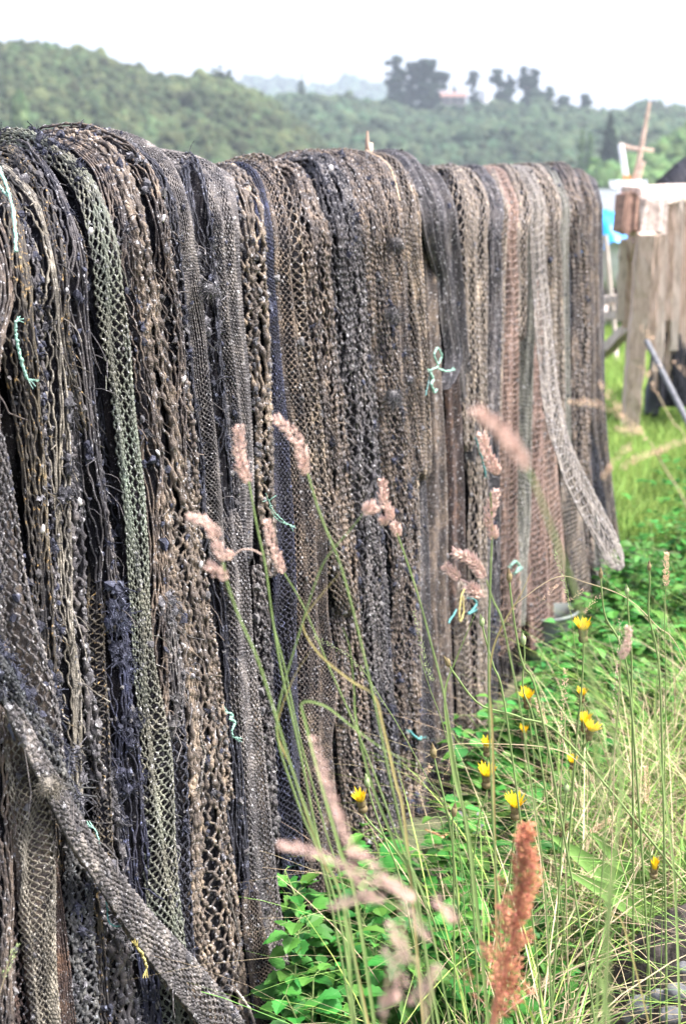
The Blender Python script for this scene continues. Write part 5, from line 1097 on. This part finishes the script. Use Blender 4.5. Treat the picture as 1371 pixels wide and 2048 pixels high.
# ---- yellow flowers
def flower(label, x, y, stem, Y, size=0.014, open_=0.7, cat='flower', group='yellow hawkbit flowers'):
    size *= 1.5
    c = at(x, y, Y); pts = to_ground([c] + [at(a, b_, Y) for a, b_ in stem])
    root = empty('yellow_flower', pts[-1]); tag(root, label, cat, group)
    b = MB(); tube1(b, pts, [0.0014, 0.0021], 6, M=30); b.build('stem', M['stalk'], root)
    ax = unit(np.array(pts[0]) - np.array(pts[1])); ax = unit(ax + [0, -0.25, 0.5])
    b = MB(); n = 20; a = np.linspace(0, 6.28, n, endpoint=False); s = unit(np.cross(ax, [0.3, 0.9, 0.1])); u = np.cross(ax, s)
    rd = np.cos(a)[:, None] * s + np.sin(a)[:, None] * u
    leaves(b, c + rd * size * 0.12 - ax * size * 0.7, ax + rd * 0.42, -rd, np.full(n, size * 1.05), np.full(n, size * 0.26), 0.1, -0.4, 0, 4)
    blobs(b, [c - ax * size * 0.5], np.array([[size * 0.36] * 3]), ICO2, 0.03); b.build('bud_cup', M['bud'], root)
    b = MB()
    for ring, (k, sp, ln) in enumerate(((24, open_ * 1.5, 1.0), (18, open_, 0.85), (12, open_ * 0.5, 0.7))):
        a = rng.uniform(0, 6.28, k); rd = np.cos(a)[:, None] * s + np.sin(a)[:, None] * u
        leaves(b, c + rd * size * 0.15, ax * 1.0 + rd * sp * 0.62, ax[None] - rd * 0.4, 1.15 * size * ln * rng.uniform(0.75, 1.1, k), np.full(k, size * 0.24), 0.25, 0.15, 0, 4, 0.75)
    b.build('petals', M['petal'], root, smooth=False)
flower('yellow flower alone in front of the dark nets, leftmost', 722, 1606, [(735, 1640), (790, 1700), (850, 1800)], 2.35, 0.0155, 0.45)
flower('bright yellow flower lowest in the middle, above the red dock', 1030, 1618, [(1030, 1650), (1022, 1720), (1010, 1850)], 2.3, 0.0165, 0.6)
flower('yellow flower straight above the lowest middle one, part hidden by stems', 972, 1556, [(972, 1585), (955, 1650), (940, 1780)], 2.6, 0.0175, 0.6)
flower('smaller yellow flower just above the stem-hidden one', 973, 1497, [(974, 1520), (972, 1600), (968, 1700)], 2.8, 0.015, 0.35)
flower('orange yellow flower highest of all, against the leafy weeds', 1165, 1264, [(1166, 1292), (1162, 1380), (1150, 1500)], 2.4, 0.0155, 0.55)
flower('yellow flower low in the leaves beneath the grid nets', 1053, 1400, [(1056, 1420), (1065, 1500), (1070, 1580)], 3.0, 0.017, 0.7)
flower('small yellow flower left of the pair, deep in the grass', 1047, 1467, [(1048, 1490), (1050, 1560), (1052, 1620)], 3.0, 0.012, 0.4)
flower('upper flower of the yellow pair in the grass', 1168, 1448, [(1168, 1470), (1160, 1540), (1150, 1620)], 2.8, 0.015, 0.6)
flower('lower flower of the yellow pair, tilted toward the right', 1180, 1464, [(1172, 1482), (1150, 1540), (1130, 1640)], 2.75, 0.0155, 0.8)
flower('tiny yellow flower peeping between stems above the pair', 1163, 1392, [(1163, 1410), (1160, 1500)], 3.0, 0.012, 0.6)
flower('tiny yellow flower below the pair in the grass', 1143, 1527, [(1143, 1545), (1140, 1620)], 2.9, 0.011, 0.6)
flower('half-shut orange yellow flower by the broad leaves at right', 1307, 1740, [(1306, 1762), (1300, 1830), (1296, 1900)], 2.3, 0.013, 0.2)
def bud(label, x, y, stem, Y, size=0.013, mat='bud'):
    c = at(x, y, Y); pts = to_ground([c] + [at(a, b_, Y) for a, b_ in stem])
    root = empty('flower_bud', pts[-1]); tag(root, label, 'flower bud', 'closed flower buds')
    b = MB(); tube1(b, pts, [0.0013, 0.002], 6, M=30); b.build('stem', M['stalk'], root)
    ax = unit(np.array(pts[0]) - np.array(pts[1])); s = unit(np.cross(ax, [0.3, 0.9, 0.1])); u = np.cross(ax, s)
    b = MB(); n = 26; a = rng.uniform(0, 6.28, n); rd = np.cos(a)[:, None] * s + np.sin(a)[:, None] * u
    leaves(b, c - ax * size + rd * size * 0.25, ax + rd * 0.12, rd, size * rng.uniform(1.5, 2.2, n), np.full(n, size * 0.35), 0.2, 0.5, 0, 5)
    blobs(b, [c - ax * size * 0.3], np.array([[size * 0.42, size * 0.42, size * 0.7]]), ICO2, 0.04)
    b.build('bud', M[mat], root)
bud('closed brown green bud on a pale stem before the dark foot of the nets', 865, 1500, [(872, 1535), (888, 1600), (905, 1700)], 2.2)
bud('withered brown bud just below the closed one by the dark foot', 908, 1618, [(904, 1650), (906, 1720)], 2.2, 0.012)
bud('round greenish bud in the middle of the grass', 1132, 1572, [(1130, 1600), (1124, 1680), (1118, 1760)], 2.2, 0.011, 'seed_green')
bud('long-necked brown bud bending over by the top of the grass', 1017, 1090 + 60, [(1020, 1185), (1030, 1260), (1045, 1330), (1080, 1420)], 2.0, 0.010)
bud('reddish closed bud on an orange stem high at right', 1200, 1145, [(1202, 1180), (1210, 1235), (1240, 1290), (1260, 1400)], 2.2, 0.0085, 'bud')
bud('reddish brown bud tip right of the orange-stemmed one', 1297, 1130, [(1298, 1170), (1296, 1230), (1310, 1290), (1320, 1400)], 2.2, 0.008, 'bud')
bud('dried pale bud above the leftmost yellow flower', 733, 1560, [(742, 1600), (770, 1680), (800, 1760)], 2.3, 0.012, 'seed_green')
bud('spiky brown bud at the tip of a bent green stem', 893, 1322, [(910, 1350), (960, 1410), (1040, 1435), (1150, 1500)], 2.2, 0.0095)
bud('green bud with a white fluffy tip in the middle of the weeds', 1045, 1275, [(1048, 1310), (1045, 1380), (1070, 1460)], 2.4, 0.012, 'seed_green')
bud('pale green swollen bud beside the fluffy tipped one', 962, 1240, [(968, 1270), (985, 1330), (1010, 1420)], 2.2, 0.010, 'seed_green')
bud('white tipped bud high at the right before the leafy weeds', 1252, 1178, [(1254, 1205), (1258, 1270), (1262, 1340)], 2.3, 0.009, 'seed_green')
# ---- single broad grass blades
def blade_path(label, px, Y, w, mat='blade', root_down=True, group=None):
    pts = [at(x, y, Y) for x, y in px]
    if root_down: pts = to_ground(pts)
    P = smooth_path(pts, 48); T = unit(np.gradient(P, axis=0)); sd = unit(np.cross(T, [0.25, -0.95, 0.15])); n = len(P)
    ww = 0.60 * w * np.clip(np.sin(np.linspace(0.05, 1, n) * np.pi * 0.55), 0.1, 1)[:, None]
    nn = np.cross(T, sd)
    V = np.stack([P - sd * ww, P + nn * ww * 0.35, P + sd * ww], 1).reshape(-1, 3); i = np.arange(n * 3).reshape(n, 3)
    Q = np.concatenate([np.stack([i[:-1, a], i[:-1, a + 1], i[1:, a + 1], i[1:, a]], -1) for a in (0, 1)])
    o = mesh_obj('grass_blade', V, Q, M[mat], None, pts[-1]); tag(o, label, 'grass blade', group)
plain('blade_near', (0.24, 0.34, 0.12), 0.6, 0.1, 0.3, 9, trans=0.2)
plain('blade_warm', (0.36, 0.31, 0.13), 0.6, 0.1, 0.3, 9, trans=0.2)
blade_path('bent grass blade folding right from a white kink near the centre', [(835, 1530), (770, 1500), (700, 1450), (650, 1412), (605, 1405), (612, 1450), (640, 1560), (680, 1700), (720, 1850)], 1.45, 0.0032, 'blade_near')
blade_path('long yellow green blade arcing across the centre from the upper right', [(690, 1135), (650, 1180), (612, 1230), (608, 1260), (640, 1310), (700, 1360), (748, 1392), (765, 1450), (790, 1560), (815, 1700)], 1.5, 0.0026, 'blade_warm')
blade_path('pale upright blade crossing the bent one at the centre', [(685, 1255), (700, 1300), (708, 1380), (712, 1440), (740, 1560), (790, 1690), (830, 1800)], 1.6, 0.0028, 'blade_near')
blade_path('yellow tinged blade bowing left below the pink heads', [(622, 1300), (590, 1350), (562, 1420), (555, 1470), (580, 1530), (610, 1620), (650, 1730), (690, 1830)], 1.5, 0.0025, 'blade_warm')
blade_path('broad blurred pale green blade at the right of the diagonal net foot', [(1160, 1190), (1170, 1280), (1190, 1380), (1235, 1500), (1240, 1600), (1225, 1750), (1210, 1950)], 1.15, 0.0028, 'blade_near')
blade_path('pale green blade reaching up from beside the closed bud', [(950, 1225), (915, 1310), (890, 1380), (895, 1460), (910, 1560), (940, 1700)], 1.8, 0.0042, 'blade_near')
blade_path('long straight green blade through the right grass', [(1330, 1190), (1318, 1300), (1310, 1440), (1330, 1600), (1350, 1800)], 1.8, 0.003, 'blade_near')
blade_path('blade with an orange tip slanting up before the grid nets', [(1065, 1135), (1040, 1190), (1010, 1240), (985, 1300), (978, 1380), (985, 1500)], 1.8, 0.0028, 'blade_warm')
blade_path('wide soft green blade low at the bottom centre', [(870, 1860), (830, 1830), (770, 1800), (720, 1790), (690, 1830), (700, 1950)], 1.3, 0.0030, 'blade_near')
blade_path('thick blurred green stem rising at the bottom right', [(1225, 1700), (1215, 1800), (1205, 1900), (1190, 2048)], 1.2, 0.0028, 'blade_near')
blade_path('second blurred green blade leaning right at the bottom', [(1170, 1880), (1190, 1960), (1215, 2040)], 1.2, 0.0030, 'blade_near')
blade_path('reddish dry stalk crossing aslant right of the red dock', [(1065, 1770), (1130, 1795), (1190, 1810), (1225, 1830), (1260, 1900)], 1.6, 0.0018, 'blade_warm')
plain('leaf_broad', (0.16, 0.29, 0.08), 0.6, 0.1, 0.2, 25, trans=0.2)
# broad plantain rosette
rs = empty('plantain_rosette', ground(1345, 1900)); tag(rs, 'rosette of broad ribbed pale green leaves at the lower right', 'plantain')
rbase = np.array(rs.location) + [0, 0, 0.02]
for (x, y, w_, Y) in ((1140, 1715, 0.034, 2.42), (1215, 1700, 0.030, 2.5), (1290, 1690, 0.026, 2.55), (1180, 1790, 0.026, 2.36), (1420, 1760, 0.030, 2.45)):
    tip = at(x, y, Y); b = MB(); d = tip - rbase; L = np.linalg.norm(d)
    leaves(b, rbase[None], d[None] + [0, 0, L * 0.10], np.array([[0.1, -0.9, 0.6]]), [L * 1.0], [w_ * 1.7], 0.6, 0.35, 0.015, 18, 0.9)
    b.build('leaf', M['leaf_broad'], rs)
# ---- stones, soil mound, plastic scrap, twigs
b = MB(); V = ICO3[0].copy(); V = V * (1 + 0.10 * noise3(V, 1.3, 5)[:, None]) * [0.052, 0.040, 0.036]; g = ground(936, 1672)
b.add(V + g + [0, 0, 0.024], None, ICO3[1]); tag(b.build('grey_stone', M['rock'], None, g), 'smooth grey stone lying at the foot of the nets', 'stone')
mc = ground(1390, 2100); X, Y = np.meshgrid(np.linspace(-1, 1, 70), np.linspace(-1, 1, 70), indexing='ij'); rr = np.sqrt(X ** 2 + Y ** 2)
Zm = 0.25 * np.clip(1 - rr ** 2.2, -0.05, 1) ** 1.0 ; Pm = np.stack([X * 0.19, Y * 0.26, Zm], -1)
Pm[..., 2] += (0.012 * noise3(Pm, 22, 3) + 0.006 * noise3(Pm, 60, 4)) * (rr < 0.97)
ii = np.arange(4900).reshape(70, 70); Q = np.stack([ii[:-1, :-1], ii[1:, :-1], ii[1:, 1:], ii[:-1, 1:]], -1).reshape(-1, 4)
mo = mesh_obj('soil_mound', Pm.reshape(-1, 3) + mc, Q, M['soil'], None, mc); tag(mo, 'dark crumbly soil mound in the bottom right corner', 'soil')
def on_mound(x, y):
    for z in np.linspace(0.26, 0.0, 80):
        g = ground(x, y, z); q = ((g[0] - mc[0]) / 0.19) ** 2 + ((g[1] - mc[1]) / 0.26) ** 2
        if 0.25 * max(1 - q ** 1.1, 0) >= z: break
    return g
for i, (x, y, r_, lab) in enumerate(((1285, 2020, 0.024, 'grey pebble largest of those on the soil mound, lowest left'), (1318, 1998, 0.017, 'round grey pebble on the soil mound, second from the left'), (1352, 1990, 0.020, 'pale pebble on the soil mound near the right edge'), (1262, 2040, 0.016, 'small pebble at the very bottom of the soil mound'), (1340, 2035, 0.019, 'half buried grey pebble under the pale one on the mound'), (1366, 1940, 0.014, 'small light pebble highest on the soil mound'))):
    V = ICO3[0] * (1 + 0.10 * noise3(ICO3[0] + i, 1.3, 5 + i)[:, None]) * [r_ * 1.1, r_ * 0.9, r_ * 0.8]
    g = on_mound(x, y) + [0, 0, r_ * 0.25]; b = MB(); b.add(V + g, None, ICO3[1]); tag(b.build('pebble', M['rock'], None, g), lab, 'pebble', 'pebbles on the soil mound')
g = ground(1085, 1262); b = MB()
g = ground(1085, 1330); aa = np.linspace(0, 2 * np.pi, 40, endpoint=False); V = []
tub = ((0.062, 0.0), (0.070, 0.05), (0.078, 0.12), (0.084, 0.165), (0.089, 0.168), (0.089, 0.175), (0.082, 0.176), (0.076, 0.12), (0.06, 0.01))
for r_, z_ in tub:
    for a in aa: V.append(g + [r_ * math.cos(a) + 0.12 * z_, r_ * math.sin(a), z_ + 0.25 * r_ * math.cos(a) * z_ * 3])
ii = np.arange(len(tub) * 40).reshape(len(tub), 40); jn = np.roll(ii, -1, 1); Q = np.stack([ii[:-1], jn[:-1], jn[1:], ii[1:]], -1).reshape(-1, 4)
b.add(V, Q); tag(b.build('plastic_tub', M['grey_plastic'], None, g), 'curved grey green plastic tub scrap at the foot of the grid nets', 'plastic scrap')
tw = 0
for (x0, y0, x1, y1, lab) in ((850, 1660, 905, 1692, 'reddish dry twig on the bare soil left of the grey stone'), (862, 1700, 905, 1660, 'second dry twig crossing on the bare soil by the stone'), (905, 1650, 880, 1690, 'thin twig nearest the grey stone')):
    a0, a1 = ground(x0, y0, 0.01), ground(x1, y1, 0.012); b = MB(); tube1(b, [a0, (a0 + a1) / 2 + [0, 0, 0.006], a1], 0.0022, 5, M=8); tag(b.build('twig', M['dock'], None, a0), lab, 'twig')

# ---- cords, shells and scraps caught on the nets
def on_net(x, y, off=0.05):
    s, v = on_pile(x, y, off); p, n = surf(np.array([s]), np.array([v]), np.array([off])); return p[0]
def cord(name, label, px, mat, r=0.0022, off=0.05, ends=0, cat='cord'):
    pts = [on_net(x, y, off) for x, y in px]; b = MB(); P = smooth_path(pts, 10 * len(px)); P += rng.normal(0, 0.0006, P.shape)
    r = r * 0.72 * (1 + 0.25 * sn(np.arange(len(P)) * 0.7, 5)); tube1(b, P, r, 6)
    if ends:
        for e, q in ((P[0], P[1]), (P[-1], P[-2])):
            k = ends; d = unit(unit(e - q)[None] + rng.normal(0, 0.25, (k, 3))); PP = np.stack([np.tile(e, (k, 1)), e + d * 0.007, e + d * 0.014 + rng.normal(0, 0.0015, (k, 3))], 1)
            b.add(*tubes(PP, np.full(PP.shape[:2], 0.0006), np.broadcast_to(U3 + 0.3 * Z3, PP.shape), 4))
    return tag(b.build(name, M[mat], None, pts[0]), label, cat)
cord('cord', 'mint green twisted rope looping over the crusted roll at the left', [(-6, 380), (15, 384), (28, 400), (45, 402), (52, 430), (57, 470), (55, 510), (50, 545), (48, 555)], 'rope_mint', 0.0032, 0.065)
cord('cord', 'second strand of mint green rope branching under the looped one', [(20, 395), (32, 425), (42, 450), (50, 462)], 'rope_mint', 0.0022, 0.06)
cord('cord', 'mint green rope end hanging lower on the crusted roll', [(32, 645), (33, 675), (40, 710), (50, 745), (54, 758)], 'rope_mint', 0.0028, 0.055, ends=6)
cord('cord', 'mint green thread pair hanging before the navy strip', [(536, 1000), (545, 1020), (560, 1040), (582, 1055)], 'rope_mint', 0.0014, 0.055, ends=4)
cord('cord', 'second mint green thread next to the pair by the navy strip', [(538, 1002), (542, 1025), (556, 1044), (578, 1053)], 'rope_mint', 0.0012, 0.052, ends=4)
cord('cord', 'frayed grey green bow of cord tied on the knotted black net', [(862, 745), (875, 735), (868, 715), (875, 700), (882, 720), (875, 738), (890, 748), (900, 745)], 'rope_mint', 0.003, 0.095, ends=14)
cord('cord', 'bright green tape end dangling under the frayed bow', [(860, 752), (866, 765), (862, 775), (868, 790), (872, 785)], 'rope_mint', 0.004, 0.095)
cord('cord', 'thin teal line hanging left of the bright green tape', [(858, 755), (855, 775), (850, 795)], 'rope_teal', 0.0012, 0.09)
cord('cord', 'teal twine hanging from the blond column near the two-headed grass', [(952, 880), (957, 900), (965, 925), (970, 950)], 'rope_teal', 0.004, 0.06, ends=5)
cord('cord', 'pale teal knot of twine at the foot of the grid nets', [(1020, 1135), (1030, 1125), (1038, 1135), (1032, 1145), (1042, 1138), (1028, 1150)], 'rope_mint', 0.0055, 0.07, ends=8)
cord('cord', 'yellow loop of cord on the narrow meshed strip', [(930, 1180), (922, 1195), (918, 1230), (920, 1245), (926, 1225), (926, 1195)], 'rope_yellow', 0.0025, 0.06)
cord('cord', 'teal cord scrap right of the yellow loop', [(940, 1198), (948, 1200), (952, 1212), (945, 1222), (936, 1230), (948, 1224)], 'rope_teal', 0.0035, 0.06, ends=6)
cord('cord', 'teal cord scrap left of the yellow loop', [(912, 1222), (905, 1234), (896, 1248)], 'rope_teal', 0.003, 0.06)
cord('cord', 'small green twine knot in the gap left of the close-woven roll', [(458, 1425), (466, 1432), (460, 1440), (470, 1446), (464, 1460), (466, 1475)], 'rope_mint', 0.0026, 0.03, ends=6)
cord('cord', 'teal twine end low by the slanting rye spike', [(818, 1463), (826, 1472), (838, 1480), (842, 1476)], 'rope_teal', 0.004, 0.05, ends=4)
cord('cord', 'teal threads in the shade under the tan strap', [(212, 1790), (215, 1820), (220, 1850), (240, 1858), (262, 1850)], 'rope_teal', 0.0016, 0.06, ends=8)
cord('cord', 'green thread tuft behind the pearly knotted chain', [(190, 1660), (196, 1675), (200, 1690), (198, 1700)], 'rope_mint', 0.0022, 0.035, ends=10)
cord('cord', 'yellow frayed twine end beside the tan strap', [(276, 1905), (284, 1915), (290, 1930), (294, 1942)], 'rope_yellow', 0.0026, 0.085, ends=8)
cord('cord', 'long white grey cord hanging out of the tan link net', [(455, 1770), (460, 1800), (472, 1850), (480, 1890), (474, 1930), (468, 1950)], 'white', 0.0020, 0.05)
cord('cord', 'pale thick cord curling at the foot of the tan link net', [(470, 1985), (485, 2000), (500, 2025), (512, 2060)], 'wood_pale', 0.0034, 0.055)
cord('twisted_rag', 'ragged pale white rag strand caught in the tan link net', [(404, 1440), (402, 1480), (410, 1510), (405, 1540), (401, 1575)], 'white', 0.0030, 0.055, ends=8, cat='rag')
cord('cord', 'orange cord line running down the crest right of the lattice net', [(768, 338), (790, 360), (800, 385), (803, 420)], 'seed_tan', 0.0016, 0.05)
def shell(label, x, y, r, off=0.05):
    c = on_net(x, y, off); V = ICO2[0] * (1 + 0.16 * rng.normal(size=(len(ICO2[0]), 1))) * [r * 0.55, r * 0.3, r * 0.95]; V[:, 0] += 0.3 * V[:, 2] * rng.normal()
    b = MB(); b.add(V + c, None, ICO2[1]); tag(b.build('shell', M['shell'], None, c), label, 'shell', 'shells caught in the nets')
for lab, x, y, r_ in (('large white shell left of the green net near the crest', 190, 494, 0.0065), ('white shell on the dark chain between the pale roll and rope bundle', 160, 1006, 0.006), ('pinkish white shell low between the two crusted rolls', 86, 1062, 0.006),
                     ('white shell at the edge of the small tan loops', 368, 762, 0.006), ('white shell on the right edge of the tan link net', 402, 1132, 0.0065), ('small white shell on the tan ropes beside the tan link net', 316, 908, 0.005), ('white feathery shell on the hump by the brown strands', 330, 452, 0.006),
                     ('grey white shell on the matted black net near the centre crest', 682, 378, 0.009), ('white shell bead on the ladder-like net left edge, upper', 470, 450, 0.004), ('white shell bead on the ladder-like net left edge, lower', 476, 585, 0.004)):
    shell(lab, x, y, r_)
def wool(label, x, y, r, off=0.06, mat='tuft_grey'):
    c = on_net(x, y, off); b = MB(); blobs(b, [c], np.array([[r, r * 0.8, r]]), ICO3, 0.08); k = 160; d = unit(rng.normal(size=(k, 3))); A_ = c + d * r * 0.8
    PP = np.stack([A_, A_ + d * r * 0.4, A_ + d * r * 0.7 + rng.normal(0, r * 0.2, (k, 3)) - Z3 * r * 0.2], 1); b.add(*tubes(PP, np.full(PP.shape[:2], 0.0006), np.broadcast_to(U3 + 0.3 * Z3, PP.shape), 3))
    tag(b.build('wool_tuft', M['crumb' if mat == 'tuft_grey' else mat], None, c), label, 'tuft', 'grey woolly tufts on the nets')
wool('round tan grey woolly tuft on the lattice net, highest', 792, 490, 0.015, 0.07, 'grey')
wool('white grey woolly tuft below the highest one on the lattice net', 785, 632, 0.014, 0.07)
wool('grey woolly tuft lowest of three above the leaning grass head', 786, 798, 0.015, 0.06)
wool('ragged pale tuft at the frayed knot of the tan strap', 102, 1585, 0.012, 0.10, 'pale')
wool('matted white tuft halfway down the blue black ragged net', 418, 585, 0.012, 0.06)
